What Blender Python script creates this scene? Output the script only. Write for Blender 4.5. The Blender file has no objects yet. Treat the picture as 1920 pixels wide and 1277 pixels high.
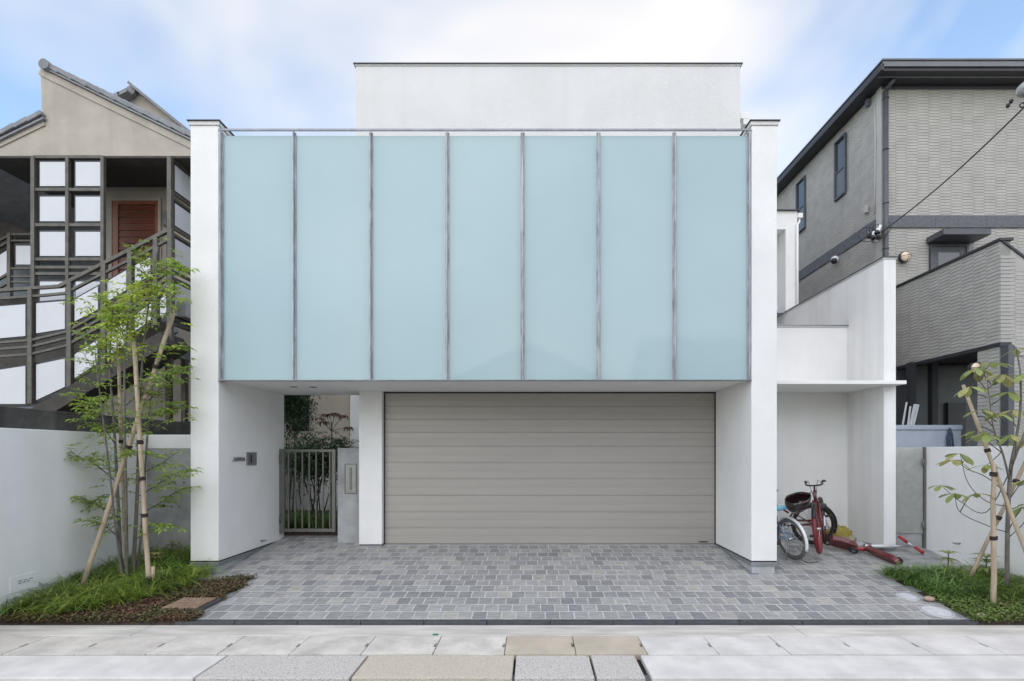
import bpy, math, random
from mathutils import Vector, Matrix, noise as mnoise

# ------------------------------------------------------------------ scene, camera, sky, sun, exposure
S = bpy.context.scene
C = S.collection
F = 945.0          # focal length in photo pixels (1920 wide)
HC = 1.64          # eye height above the foot of the driveway
cam_d = bpy.data.cameras.new('camera')
cam = bpy.data.objects.new('camera', cam_d); C.objects.link(cam)
cam.location = (0, 0, HC); cam.rotation_euler = (math.radians(90), 0, 0)
cam_d.sensor_width = 36.0; cam_d.lens = F / 1920 * 36.0
cam_d.shift_x = -40 / 1920; cam_d.shift_y = 210.5 / 1920
cam_d.clip_start = 0.05; cam_d.clip_end = 2000
S.camera = cam

SUN_EL, SUN_AZ = math.radians(40), math.radians(195)   # behind the photographer, a little to the left, veiled
world = bpy.data.worlds.new('World'); S.world = world; world.use_nodes = True
nt = world.node_tree; nt.nodes.clear()
def wn(t, **k):
    n = nt.nodes.new(t)
    for a, b in k.items(): setattr(n, a, b)
    return n
out = wn('ShaderNodeOutputWorld'); bg = wn('ShaderNodeBackground'); bg.inputs['Strength'].default_value = 0.12
sky = wn('ShaderNodeTexSky', sky_type='NISHITA', sun_disc=False)
sky.sun_elevation = SUN_EL; sky.sun_rotation = SUN_AZ
sky.air_density = 1.0; sky.dust_density = 0.6; sky.ozone_density = 1.5
tc = wn('ShaderNodeTexCoord'); mp = wn('ShaderNodeMapping')
mp.inputs['Scale'].default_value = (1.0, 1.0, 1.9); mp.inputs['Location'].default_value = (0.051, 1.671, 0.126)
nz = wn('ShaderNodeTexNoise'); nz.inputs['Scale'].default_value = 1.25; nz.inputs['Detail'].default_value = 4
nz.inputs['Roughness'].default_value = 0.52; nz.inputs['Distortion'].default_value = 0.5
cr = wn('ShaderNodeValToRGB'); cr.color_ramp.elements[0].position = 0.45; cr.color_ramp.elements[1].position = 0.69
cr.color_ramp.elements[0].color = (0.10, 0.10, 0.10, 1); cr.color_ramp.elements[1].color = (0.88, 0.88, 0.88, 1)
mx = wn('ShaderNodeMix', data_type='RGBA'); mx.inputs['B'].default_value = (5.5, 5.25, 5.0, 1)
L = nt.links.new
L(tc.outputs['Generated'], mp.inputs['Vector']); L(mp.outputs['Vector'], nz.inputs['Vector'])
L(nz.outputs['Fac'], cr.inputs['Fac']); L(cr.outputs['Color'], mx.inputs['Factor'])
tint = wn('ShaderNodeMix', data_type='RGBA', blend_type='MULTIPLY'); tint.inputs['Factor'].default_value = 1; tint.inputs['B'].default_value = (1.44, 1.58, 1.56, 1)
L(sky.outputs['Color'], tint.inputs['A']); L(tint.outputs['Result'], mx.inputs['A']); L(mx.outputs['Result'], bg.inputs['Color']); L(bg.outputs['Background'], out.inputs['Surface'])

sun_d = bpy.data.lights.new('sun', 'SUN'); sun_d.energy = 1.5; sun_d.angle = math.radians(140); sun_d.color = (1.0, 0.86, 0.76)
sun = bpy.data.objects.new('sun', sun_d); C.objects.link(sun)
# Nishita: rotation 0 puts the sun at +Y, growing clockwise seen from above
sdir = Vector((math.sin(SUN_AZ) * math.cos(SUN_EL), math.cos(SUN_AZ) * math.cos(SUN_EL), math.sin(SUN_EL)))
sun.rotation_euler = sdir.to_track_quat('Z', 'Y').to_euler(); sun.location = sdir * 50

S.view_settings.view_transform = 'Standard'; S.view_settings.look = 'None'
S.view_settings.gamma = 1.0; S.view_settings.use_curve_mapping = False; S.view_settings.exposure = 0.78
S.render.engine = 'CYCLES'; S.cycles.use_denoising = True
S.cycles.max_bounces = 8; S.cycles.diffuse_bounces = 5

# ------------------------------------------------------------------ measuring helpers (survey of the place from the photograph)
def PX(px, d): return (px - 1000.0) / F * d
def PZ(py, d): return HC - (py - 849.0) / F * d
def W(px, py, d): return Vector((PX(px, d), d, PZ(py, d)))
SL = 0.112
def gz(d):
    "height of the sloping driveway"
    return 0.03 + SL * (min(d, 7.75) - 4.8)
def rnd(a, b): return random.uniform(a, b)

# ------------------------------------------------------------------ materials
MATS = {}
def mat(name, col, rough=0.7, var=0.0, vscale=3.0, bump=0.0, bscale=60.0, metal=0.0, col2=None, spec=0.5,
        stretch=(1, 1, 1), rand=0.0, trans=0.0, coat=0.0, emit=None, detail=5.0, bdist=.01, ramp=None, seedrand=None, streak=0.0):
    if name in MATS: return MATS[name]
    m = bpy.data.materials.new(name); m.use_nodes = True; MATS[name] = m
    t = m.node_tree; N = t.nodes; b = N['Principled BSDF']
    b.inputs['Roughness'].default_value = rough; b.inputs['Metallic'].default_value = metal
    b.inputs['Specular IOR Level'].default_value = spec; b.inputs['Coat Weight'].default_value = coat
    b.inputs['Coat Roughness'].default_value = 0.05
    c4 = (*col, 1); b.inputs['Base Color'].default_value = c4
    src = None
    tcn = N.new('ShaderNodeTexCoord'); mpn = N.new('ShaderNodeMapping'); mpn.inputs['Scale'].default_value = stretch
    geo = N.new('ShaderNodeNewGeometry'); t.links.new(geo.outputs['Position'], mpn.inputs['Vector'])
    if var > 0 or col2 is not None:
        n = N.new('ShaderNodeTexNoise'); n.inputs['Scale'].default_value = vscale; n.inputs['Detail'].default_value = detail
        n.inputs['Roughness'].default_value = 0.62
        t.links.new(mpn.outputs['Vector'], n.inputs['Vector'])
        r = N.new('ShaderNodeValToRGB'); e = r.color_ramp.elements
        lo, hi = ramp or (0.35, 0.65)
        e[0].position = lo; e[1].position = hi
        if col2 is not None: e[0].color = (*col2, 1); e[1].color = c4
        else:
            e[0].color = (*[x * (1 - var) for x in col], 1); e[1].color = (*[min(1, x * (1 + var * .6)) for x in col], 1)
        t.links.new(n.outputs['Fac'], r.inputs['Fac']); src = r.outputs['Color']
    if streak > 0:
        ms_ = N.new('ShaderNodeMapping'); ms_.inputs['Scale'].default_value = (4.2, 4.2, .16); t.links.new(geo.outputs['Position'], ms_.inputs['Vector'])
        ns = N.new('ShaderNodeTexNoise'); ns.inputs['Scale'].default_value = 1.0; ns.inputs['Detail'].default_value = 4; t.links.new(ms_.outputs['Vector'], ns.inputs['Vector'])
        rs = N.new('ShaderNodeValToRGB'); rs.color_ramp.elements[0].position = .30; rs.color_ramp.elements[1].position = .52
        k_ = 1 - streak; rs.color_ramp.elements[0].color = (k_, k_, k_ * .98, 1); rs.color_ramp.elements[1].color = (1, 1, 1, 1)
        t.links.new(ns.outputs['Fac'], rs.inputs['Fac'])
        mk = N.new('ShaderNodeMix'); mk.data_type = 'RGBA'; mk.blend_type = 'MULTIPLY'; mk.inputs['Factor'].default_value = 1
        if src: t.links.new(src, mk.inputs['A'])
        else: mk.inputs['A'].default_value = c4
        t.links.new(rs.outputs['Color'], mk.inputs['B']); src = mk.outputs['Result']
    if rand > 0:
        oi = N.new('ShaderNodeObjectInfo'); ad = N.new('ShaderNodeMath'); ad.operation = 'ADD'
        fr = N.new('ShaderNodeMath'); fr.operation = 'FRACT'
        t.links.new(oi.outputs['Random'], ad.inputs[0]); t.links.new(geo.outputs['Random Per Island'], ad.inputs[1])
        t.links.new(ad.outputs[0], fr.inputs[0])
        rr = N.new('ShaderNodeValToRGB')
        els = rr.color_ramp.elements
        if seedrand:
            els[0].position = seedrand[0][0]; els[0].color = (*seedrand[0][1], 1)
            els[1].position = seedrand[-1][0]; els[1].color = (*seedrand[-1][1], 1)
            for p_, c_ in seedrand[1:-1]:
                e_ = els.new(p_); e_.color = (*c_, 1)
        else:
            els[0].color = (1 - rand, 1 - rand, 1 - rand, 1); els[1].color = (1 + rand * .7, 1 + rand * .7, 1 + rand * .7, 1)
        t.links.new(fr.outputs[0], rr.inputs['Fac'])
        mm = N.new('ShaderNodeMix'); mm.data_type = 'RGBA'; mm.blend_type = 'MULTIPLY'; mm.inputs['Factor'].default_value = 1
        if src: t.links.new(src, mm.inputs['A'])
        else: mm.inputs['A'].default_value = c4
        t.links.new(rr.outputs['Color'], mm.inputs['B']); src = mm.outputs['Result']
    if src: t.links.new(src, b.inputs['Base Color'])
    if bump > 0:
        n2 = N.new('ShaderNodeTexNoise'); n2.inputs['Scale'].default_value = bscale; n2.inputs['Detail'].default_value = 4
        t.links.new(mpn.outputs['Vector'], n2.inputs['Vector'])
        bp = N.new('ShaderNodeBump'); bp.inputs['Strength'].default_value = bump; bp.inputs['Distance'].default_value = bdist
        t.links.new(n2.outputs['Fac'], bp.inputs['Height']); t.links.new(bp.outputs['Normal'], b.inputs['Normal'])
    if trans > 0:
        tr = N.new('ShaderNodeBsdfTranslucent'); ms = N.new('ShaderNodeMixShader'); ms.inputs['Fac'].default_value = trans
        if src: t.links.new(src, tr.inputs['Color'])
        else: tr.inputs['Color'].default_value = c4
        t.links.new(b.outputs['BSDF'], ms.inputs[1]); t.links.new(tr.outputs['BSDF'], ms.inputs[2])
        t.links.new(ms.outputs['Shader'], N['Material Output'].inputs['Surface'])
    if emit:
        b.inputs['Emission Color'].default_value = (*emit[0], 1); b.inputs['Emission Strength'].default_value = emit[1]
    return m

M = dict(
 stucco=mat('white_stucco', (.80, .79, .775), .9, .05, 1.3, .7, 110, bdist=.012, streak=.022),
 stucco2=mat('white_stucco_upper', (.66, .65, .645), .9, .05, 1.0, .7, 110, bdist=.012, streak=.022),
 soffit=mat('soffit_board', (.78, .77, .75), .85, .03, 2),
 flash=mat('grey_metal_trim', (.30, .31, .33), .45, .1, 6, metal=.6),
 darkcap=mat('dark_metal_cap', (.07, .072, .08), .4, .1, 6, metal=.5),
 joint=mat('dark_joint', (.015, .015, .017), .8),
 footing=mat('concrete_footing', (.42, .43, .44), .85, .25, 5, .4, 70),
 concrete=mat('cast_concrete', (.34, .345, .35), .8, .28, 2.2, .35, 45),
 paintwall=mat('white_painted_wall', (.79, .785, .78), .8, .06, 1.1, .3, 90, streak=.04),
 darkconc=mat('dark_stained_concrete', (.085, .082, .077), .9, .6, 3.5, .5, 40, ramp=(.3, .7), streak=.5),
 galv=mat('galvanised_steel', (.40, .405, .43), .6, .35, 18, .15, 40, metal=.3, stretch=(1, 1, .25)),
 rail=mat('rail_steel', (.22, .23, .25), .4, .2, 12, metal=.7),
 door=mat('garage_slat', (.345, .32, .293), .42, .04, 1.2, .1, 25, metal=.15, stretch=(.5, 1, 9)),
 doorblack=mat('rubber_black', (.01, .01, .011), .6),
 gate=mat('gate_steel', (.17, .166, .15), .45, .12, 8, metal=.4),
 mbox=mat('mailbox_steel', (.40, .40, .38), .4, .1, 10, metal=.5),
 mboxd=mat('mailbox_plate_steel', (.27, .27, .255), .4, .1, 10, metal=.4),
 stuccos=mat('washed_stucco', (.80, .79, .775), .9, .05, 1.3, .7, 110, bdist=.012, streak=.10),
 steel=mat('brushed_steel', (.34, .34, .345), .35, .15, 30, metal=.8),
 black=mat('black_plastic', (.012, .012, .013), .4),
 paver=mat('slate_paver', (.296, .294, .284), .62, .2, 14, .5, 55, rand=.3, stretch=(.55, 2.2, 1), bdist=.008,
   seedrand=[(0, (.74, .75, .77)), (.25, (.9, .91, .92)), (.6, (1.06, 1.06, 1.05)), (.88, (1.2, 1.2, 1.18)), (.95, (1.36, 1.31, 1.2)), (1, (.84, .85, .86))]),
 grout=mat('pale_grout', (.52, .52, .51), .9, .2, 8, .4, 120),
 edging=mat('dark_edging_stone', (.06, .064, .072), .6, .25, 20, .4, 120, rand=.12),
 apron=mat('apron_concrete', (.58, .55, .495), .85, .24, 2.6, .3, 90, stretch=(.5, 3, 1)),
 slab=mat('gutter_slab', (.58, .545, .485), .85, .2, 4.2, .35, 120, rand=.07),
 slabtan=mat('gutter_slab_tan', (.49, .43, .34), .85, .14, 3.2, .35, 120),
 slabwhite=mat('gutter_slab_new', (.64, .615, .575), .85, .14, 3.2, .3, 120),
 agg=mat('exposed_aggregate', (.60, .565, .52), .85, 0, 130, .8, 130, col2=(.30, .28, .255), ramp=(.36, .5), detail=2, bdist=.01),
 aggtan=mat('exposed_aggregate_tan', (.58, .52, .42), .85, 0, 130, .8, 130, col2=(.36, .32, .26), ramp=(.34, .5), detail=2, bdist=.01),
 asphalt=mat('asphalt', (.15, .15, .15), .9, .3, 90, .8, 140),
 soil=mat('soil', (.060, .042, .03), .95, .45, 18, .9, 50, bdist=.03),
 ground=mat('town_ground', (.26, .25, .23), .9, .2, .5),
 dirtgap=mat('dirt_in_gap', (.03, .027, .022), .95, .4, 30),
 weep=mat('manhole_lid', (.55, .56, .57), .7, .12, 20, .4, 150),
 lwall=mat('beige_render', (.40, .362, .31), .9, .13, 1.6, .4, 90, streak=.07),
 lframe=mat('bronze_frame', (.095, .088, .073), .55, .3, 9, metal=.2),
 lgasket=mat('dark_gasket', (.018, .019, .024), .5),
 lpanel=mat('white_acrylic_panel', (.63, .64, .66), .35, .03, 2, trans=.15),
 ldark=mat('dark_timber_and_shade', (.045, .04, .034), .8, .35, 6),  # timber parts, and walls whose shade is put into this dark colour
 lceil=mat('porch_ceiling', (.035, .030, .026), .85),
 lblue=mat('blue_shade_render', (.15, .17, .185), .9, .15, 2),  # inner wall in shade; the bluish shade is put into the colour
 lsteel=mat('stringer_steel', (.10, .115, .135), .6, .3, 5),
 tile=mat('grey_roof_tile', (.19, .195, .205), .5, .2, 8, rand=.15),
 wood=mat('red_wood_door', (.16, .045, .022), .45, .35, 14, stretch=(1, 1, 6)),
 woodl=mat('red_wood_frame', (.26, .085, .04), .45, .3, 14),
 rsid=mat('grey_brick_siding', (.385, .37, .34), .85, .1, 4, .25, 80, rand=.05),
 rsidb=mat('siding_joint', (.27, .26, .24), .9, .1, 4),
 rtrim=mat('siding_corner_trim', (.41, .40, .375), .8, .06, 4),
 rband=mat('slate_band', (.115, .118, .13), .8, .3, 30, .3, 90),
 rdark=mat('dark_eave', (.022, .022, .025), .5),
 rgrey=mat('dark_grey_metal_and_shade', (.07, .072, .08), .45, .15, 6),  # metal parts, and the carport wall with its shade in the colour
 rfascia=mat('grey_gutter', (.13, .135, .15), .4, .1, 6),
 glass=mat('window_glass', (.03, .035, .04), .04, spec=1.0),
 glasslow=mat('window_frosted', (.10, .105, .11), .3, .1, 5),
 storage=mat('storage_box_steel', (.40, .44, .52), .4, .1, 5),
 whitep=mat('white_pipe', (.7, .71, .72), .4),
 bark=mat('pale_bark', (.15, .135, .115), .9, .35, 20, .7, 60, stretch=(1, 1, .3)),
 barkd=mat('dark_twig', (.07, .06, .05), .9, .3, 20),
 pole=mat('peeled_pole', (.44, .35, .25), .75, .28, 14, .4, 60, stretch=(1, 1, .2)),
 rope=mat('dark_rope', (.035, .025, .02), .9),
 leaf=mat('ash_leaf', (.32, .44, .08), .5, .35, 1.6, trans=.5, rand=.3, spec=.4),
 leaflit=mat('lit_leaf', (.50, .60, .09), .5, .3, 2.5, trans=.5, rand=.3, spec=.4),  # brighter copy of the leaf; light on the crown put into its colour
 leafdark=mat('garden_leaf', (.055, .10, .038), .35, .3, 2, trans=.2, rand=.35),
 leafred=mat('red_leaf', (.11, .05, .035), .45, .3, 3, trans=.25, rand=.3),
 leafpale=mat('pale_large_leaf', (.34, .38, .12), .45, 0, 5, col2=(.24, .32, .10), trans=.35, rand=.2),
 leafyel=mat('variegated_leaf', (.38, .36, .14), .5, .3, 20, trans=.3, rand=.25),
 grass=mat('lily_turf', (.33, .45, .08), .45, .3, 2.2, trans=.4, rand=.55, spec=.5),
 grassd=mat('dark_lily_turf', (.15, .26, .06), .4, .3, 2.2, trans=.25, rand=.5),
 cover=mat('red_ground_cover', (.17, .085, .055), .6, 0, 3.2, col2=(.12, .13, .045), trans=.2, rand=.4),
 coverg=mat('green_ground_cover', (.15, .22, .05), .6, 0, 4.6, col2=(.16, .10, .05), trans=.2, rand=.4, ramp=(.3, .48)),
 brick=mat('tan_drain_slat', (.36, .25, .17), .8, .3, 15),
 tyre=mat('tyre_rubber', (.018, .018, .018), .7),
 tyregrey=mat('tyre_grey', (.12, .12, .12), .7),
 tyrered=mat('red_tyre', (.16, .012, .015), .5, .2, 30),
 rim=mat('alloy_rim', (.5, .5, .52), .25, metal=.9),
 rimd=mat('brown_rim', (.06, .025, .025), .4, metal=.4),
 redp=mat('red_paint', (.30, .018, .022), .25, coat=.6),
 redd=mat('dark_red_paint', (.12, .01, .014), .25, coat=.6),
 bluep=mat('pale_blue_paint', (.28, .42, .55), .3, coat=.5),
 cyan=mat('light_blue_vinyl', (.20, .55, .70), .4),
 whitef=mat('white_mudguard', (.72, .73, .74), .3),
 yellow=mat('yellow_cloth', (.38, .31, .05), .8, .3, 12, .5, 40, col2=(.22, .18, .05)),
 bagdrab=mat('drab_cloth', (.33, .29, .18), .8, .4, 12, .5, 40),
 grip=mat('red_foam_grip', (.34, .03, .03), .7),
 lamp=mat('lamp_globe', (.72, .60, .44), .3, emit=((1, .78, .5), .04)),
 green=mat('green_marker', (.02, .22, .12), .5),
 farhouse=mat('cream_house_wall', (.66, .59, .48), .9, .06, 1.2),
 farhouse2=mat('grey_house_wall', (.30, .30, .30), .9, .06, 1.2),
)
def glassmat():
    "milky laminated screen glass: pale aqua, lets light through, mirror-smooth outside"
    m = bpy.data.materials.new('milky_aqua_glass'); m.use_nodes = True
    t = m.node_tree; N = t.nodes; b = N['Principled BSDF']
    b.inputs['Base Color'].default_value = (.44, .565, .585, 1); b.inputs['Roughness'].default_value = .05
    b.inputs['IOR'].default_value = 1.40
    geo = N.new('ShaderNodeNewGeometry'); n = N.new('ShaderNodeTexNoise'); n.inputs['Scale'].default_value = .55; n.inputs['Detail'].default_value = 5
    oi = N.new('ShaderNodeObjectInfo'); ad = N.new('ShaderNodeMath'); ad.operation = 'MULTIPLY_ADD'; ad.inputs[1].default_value = .22
    t.links.new(geo.outputs['Position'], n.inputs['Vector']); t.links.new(oi.outputs['Random'], ad.inputs[0]); t.links.new(n.outputs['Fac'], ad.inputs[2])
    r = N.new('ShaderNodeValToRGB'); r.color_ramp.elements[0].position = .3; r.color_ramp.elements[1].position = .9
    r.color_ramp.elements[0].color = (.41, .55, .58, 1); r.color_ramp.elements[1].color = (.505, .63, .645, 1)
    t.links.new(ad.outputs[0], r.inputs['Fac']); t.links.new(r.outputs['Color'], b.inputs['Base Color'])
    tr = N.new('ShaderNodeBsdfTranslucent'); tr.inputs['Color'].default_value = (.42, .58, .60, 1)
    ms = N.new('ShaderNodeMixShader'); ms.inputs['Fac'].default_value = .22
    t.links.new(b.outputs['BSDF'], ms.inputs[1]); t.links.new(tr.outputs['BSDF'], ms.inputs[2])
    t.links.new(ms.outputs['Shader'], N['Material Output'].inputs['Surface'])
    return m
M['screen'] = glassmat()

# ------------------------------------------------------------------ mesh builder
class MB:
    def __init__(s): s.v = []; s.f = []; s.sm = []
    def add(s, vs, fs, smooth=False):
        o = len(s.v); s.v += [tuple(p) for p in vs]; s.f += [tuple(i + o for i in f) for f in fs]; s.sm += [smooth] * len(fs)
        return s
    def box(s, x0, x1, y0, y1, z0, z1):
        x0, x1 = sorted((x0, x1)); y0, y1 = sorted((y0, y1)); z0, z1 = sorted((z0, z1))
        v = [(x0, y0, z0), (x1, y0, z0), (x1, y1, z0), (x0, y1, z0), (x0, y0, z1), (x1, y0, z1), (x1, y1, z1), (x0, y1, z1)]
        return s.add(v, [(0, 3, 2, 1), (4, 5, 6, 7), (0, 1, 5, 4), (1, 2, 6, 5), (2, 3, 7, 6), (3, 0, 4, 7)])
    def prism(s, pts, vec):
        "polygon pts (3D, any plane) extruded by vec"
        n = len(pts); vec = Vector(vec); a = [Vector(p) for p in pts]; b = [p + vec for p in a]
        nrm = Vector((0, 0, 0))
        for i in range(n): nrm += a[i].cross(a[(i + 1) % n])
        if nrm.dot(vec) > 0: a, b = b, a
        # a faces outward with its own winding
        fs = [tuple(range(n)), tuple(range(2 * n - 1, n - 1, -1))]
        for i in range(n):
            j = (i + 1) % n; fs.append((i, n + i, n + j, j))
        return s.add(a + b, fs)
    def bar(s, a, b, w, h, up=(0, 0, 1)):
        "box beam from a to b, w across, h along up"
        a = Vector(a); b = Vector(b); d = (b - a).normalized(); up = Vector(up)
        sx = d.cross(up)
        if sx.length < 1e-4: sx = d.cross(Vector((0, 1, 0)))
        sx.normalize(); uz = sx.cross(d).normalized()
        sx *= w / 2; uz *= h / 2
        v = [a - sx - uz, a + sx - uz, a + sx + uz, a - sx + uz, b - sx - uz, b + sx - uz, b + sx + uz, b - sx + uz]
        return s.add(v, [(0, 1, 2, 3), (7, 6, 5, 4), (0, 4, 5, 1), (1, 5, 6, 2), (2, 6, 7, 3), (3, 7, 4, 0)])
    def tube(s, pts, r, n=8, cap=True):
        pts = [Vector(p) for p in pts]; k = len(pts)
        rs = r if isinstance(r, (list, tuple)) else [r] * k
        ref = None; vs = []
        for i, p in enumerate(pts):
            d = (pts[min(i + 1, k - 1)] - pts[max(i - 1, 0)])
            if d.length < 1e-9: d = Vector((0, 0, 1))
            d.normalize()
            if ref is None: ref = d.orthogonal().normalized()
            ref = (ref - d * ref.dot(d))
            if ref.length < 1e-6: ref = d.orthogonal()
            ref.normalize(); q = d.cross(ref)
            for j in range(n):
                a = 2 * math.pi * j / n
                vs.append(p + (ref * math.cos(a) + q * math.sin(a)) * rs[i])
        fs = []
        for i in range(k - 1):
            for j in range(n):
                fs.append((i * n + j, i * n + (j + 1) % n, (i + 1) * n + (j + 1) % n, (i + 1) * n + j))
        s.add(vs, fs, True)
        if cap:
            o = len(s.v) - len(vs)
            s.f.append(tuple(o + j for j in range(n - 1, -1, -1))); s.sm.append(False)
            s.f.append(tuple(o + (k - 1) * n + j for j in range(n))); s.sm.append(False)
        return s
    def ring(s, c, axis, R, r, n=36, m=8, a0=0.0, a1=2 * math.pi, ref=None):
        "torus or arc of one, about axis"
        axis = Vector(axis).normalized(); c = Vector(c)
        u = Vector(ref) if ref is not None else axis.orthogonal()
        u = (u - axis * u.dot(axis)).normalized(); w = axis.cross(u)
        full = abs(a1 - a0 - 2 * math.pi) < 1e-6
        kn = n if full else n + 1; vs = []; fs = []
        for i in range(kn):
            a = a0 + (a1 - a0) * i / n; e = u * math.cos(a) + w * math.sin(a)
            for j in range(m):
                b = 2 * math.pi * j / m
                vs.append(c + e * (R + r * math.cos(b)) + axis * (r * math.sin(b)))
        for i in range(n):
            i2 = (i + 1) % kn
            for j in range(m):
                fs.append((i * m + j, i * m + (j + 1) % m, i2 * m + (j + 1) % m, i2 * m + j))
        return s.add(vs, fs, True)
    def cyl(s, a, b, r, n=16): return s.tube([a, b], r, n)
    def ball(s, c, r, nu=14, nv=8, sc=(1, 1, 1), f=None):
        vs = []; fs = []
        for i in range(nv + 1):
            th = math.pi * i / nv
            for j in range(nu):
                ph = 2 * math.pi * j / nu
                e = Vector((math.sin(th) * math.cos(ph), math.sin(th) * math.sin(ph), math.cos(th)))
                k = f(e) if f else 1
                vs.append((c[0] + e.x * r * sc[0] * k, c[1] + e.y * r * sc[1] * k, c[2] + e.z * r * sc[2] * k))
        for i in range(nv):
            for j in range(nu):
                fs.append((i * nu + j, (i + 1) * nu + j, (i + 1) * nu + (j + 1) % nu, i * nu + (j + 1) % nu))
        return s.add(vs, fs, True)
    def leaf(s, p, d, up, ln, wd, fold=.25, droop=.15):
        d = d.normalized(); sd = d.cross(up)
        if sd.length < 1e-3: sd = d.orthogonal()
        sd.normalize(); nn = sd.cross(d)
        a = p; b = p + d * ln * .5 + sd * wd * .5 + nn * wd * fold; c = p + d * ln - nn * ln * droop
        e = p + d * ln * .5 - sd * wd * .5 + nn * wd * fold; m_ = p + d * ln * .52
        return s.add([a, b, c, e, m_], [(0, 1, 4), (1, 2, 4), (0, 4, 3), (4, 2, 3)], False)
    def build(s, name, m, parent=None, bevel=0.0, loc=None, seg=2):
        off = Vector((0, 0, 0))
        if parent is not None:
            q = parent
            while q is not None: off += Vector(q.location); q = q.parent
        elif loc is not None: off = Vector(loc)
        me = bpy.data.meshes.new(name)
        me.from_pydata([(p[0] - off.x, p[1] - off.y, p[2] - off.z) for p in s.v], [], s.f)
        me.polygons.foreach_set('use_smooth', s.sm); me.update()
        if m is not None: me.materials.append(M[m] if isinstance(m, str) else m)
        o = bpy.data.objects.new(name, me); C.objects.link(o)
        if parent is not None: o.parent = parent
        elif loc is not None: o.location = loc
        if bevel > 0:
            bv = o.modifiers.new('bevel', 'BEVEL'); bv.width = bevel; bv.segments = seg; bv.limit_method = 'ANGLE'
        return o
def tag(o, label=None, cat=None, group=None, kind=None):
    if label: o['label'] = label
    if cat: o['category'] = cat
    if group: o['group'] = group
    if kind: o['kind'] = kind
    return o
def thing(name, loc, label, cat, group=None):
    o = bpy.data.objects.new(name, None); o.empty_display_size = .2; C.objects.link(o); o.location = loc
    return tag(o, label, cat, group)
def BX(name, m, parent, x0, x1, y0, y1, z0, z1, bevel=0.0):
    return MB().box(x0, x1, y0, y1, z0, z1).build(name, m, parent, bevel)
#@@SETTING
# ------------------------------------------------------------------ ground, road, gutter
def sheet(name, x0, x1, y0, y1, z, m):
    return tag(MB().add([(x0, y0, z), (x1, y0, z), (x1, y1, z), (x0, y1, z)], [(0, 1, 2, 3)]).build(name, m), kind='structure')
sheet('ground', -600, 600, -600, 600, -.09, 'ground')
sheet('bounce_pavement', -60, 60, -9.4, -2.61, -.02, 'apron')  # unseen pale sheet across the street, added to bounce light into the recess
sheet('road', -60, 60, -2.6, 3.80, -.035, 'asphalt')
gut = MB().box(-30, 30, 3.62, 4.80, -.08, -.055).build('gutter', 'dirtgap'); tag(gut, kind='structure')
random.seed(3)
def piece(name, m, parent, x0, x1, y0, y1, z1, th=.05, jx=0.0, bevel=.006):
    return BX(name, m, parent, x0, x1, y0, y1, z1 - th, z1 + 0, bevel)
# smooth apron strip against the edging
xs = [-30, -9.5, -3.62, 2.45, 5.85, 30]
for i in range(len(xs) - 1):
    piece('apron_strip', 'apron' if i in (1, 2, 3) else 'slabwhite', gut, xs[i] + .003, xs[i + 1] - .003, 4.522, 4.797, .0, bevel=.004)
# row of gutter slabs with lifting slots
x = PX(1217 - 2, 4.11) - .586 * 24
slots = []
k = 0
while x < 14:
    xa, xb = x, x + .586
    mid = (xa + xb) / 2
    m_ = 'slabtan' if -.2 < mid < 1.0 - .06 else ('slabwhite' if mid > .9 else 'slab')
    if mid < -4.3: m_ = 'slab'
    zz = rnd(-.006, -.001)
    # slab with a notch (lifting slot) cut in its right end
    nw, ny0, ny1 = .022, 4.27, 4.36
    b = MB(); g = .003
    poly = [(xa + g, 4.114, zz), (xb - g, 4.114, zz), (xb - g, ny0, zz), (xb - g - nw, ny0, zz), (xb - g - nw, ny1, zz), (xb - g, ny1, zz), (xb - g, 4.517, zz), (xa + g, 4.517, zz)]
    b.prism(poly, (0, 0, -.05)); b.build('gutter_slab', m_, gut, .004)
    x = xb; k += 1
# outer row: cast concrete, exposed aggregate pieces
outer = [(-30, PX(425, 4.08), 'slabwhite'), (PX(425, 4.08), PX(690, 4.08), 'agg'), (PX(690, 4.08), PX(966, 4.08), 'aggtan'),
         (PX(966, 4.08), PX(1106, 4.08), 'agg'), (PX(1106, 4.08), PX(1192, 4.08), 'agg'), (PX(1200, 4.08), 30, 'slabwhite')]
for a, b_, m_ in outer:
    g = .009 if m_ != 'slabwhite' else .006
    piece('outer_slab', m_, gut, a + g, b_ - g, 3.68, 4.094, rnd(-.008, -.002), bevel=.008)
piece('slab_marker', 'green', gut, PX(811, 4.53), PX(821, 4.53), 4.525, 4.56, .0045, .004, bevel=0)

# ------------------------------------------------------------------ driveway with pavers
PT, PR, JG = .143, .172, .0095
def in_drive(x, y):
    if y < 5.80: return -3.35 <= x <= 4.25
    if y < 5.97: return -3.92 <= x <= 4.25
    return -3.92 <= x <= 5.53
dbase = MB()
def slope_quad(b, x0, x1, y0, y1, dz=0.0):
    b.add([(x0, y0, gz(y0) + dz), (x1, y0, gz(y0) + dz), (x1, y1, gz(y1) + dz), (x0, y1, gz(y1) + dz)], [(0, 1, 2, 3)])
slope_quad(dbase, -3.22, 4.15, 4.855, 5.80, 0); slope_quad(dbase, -3.95, 4.15, 5.80, 5.97, 0); slope_quad(dbase, -3.95, 5.56, 5.97, 7.75, 0)
dbase.add([(-3.95, 7.75, gz(7.75) - .004), (5.56, 7.75, gz(7.75) - .004), (5.56, 14, gz(7.75) - .004), (-3.95, 14, gz(7.75) - .004)], [(0, 1, 2, 3)])
drive = dbase.build('driveway', 'grout'); tag(drive, kind='structure')
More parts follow.
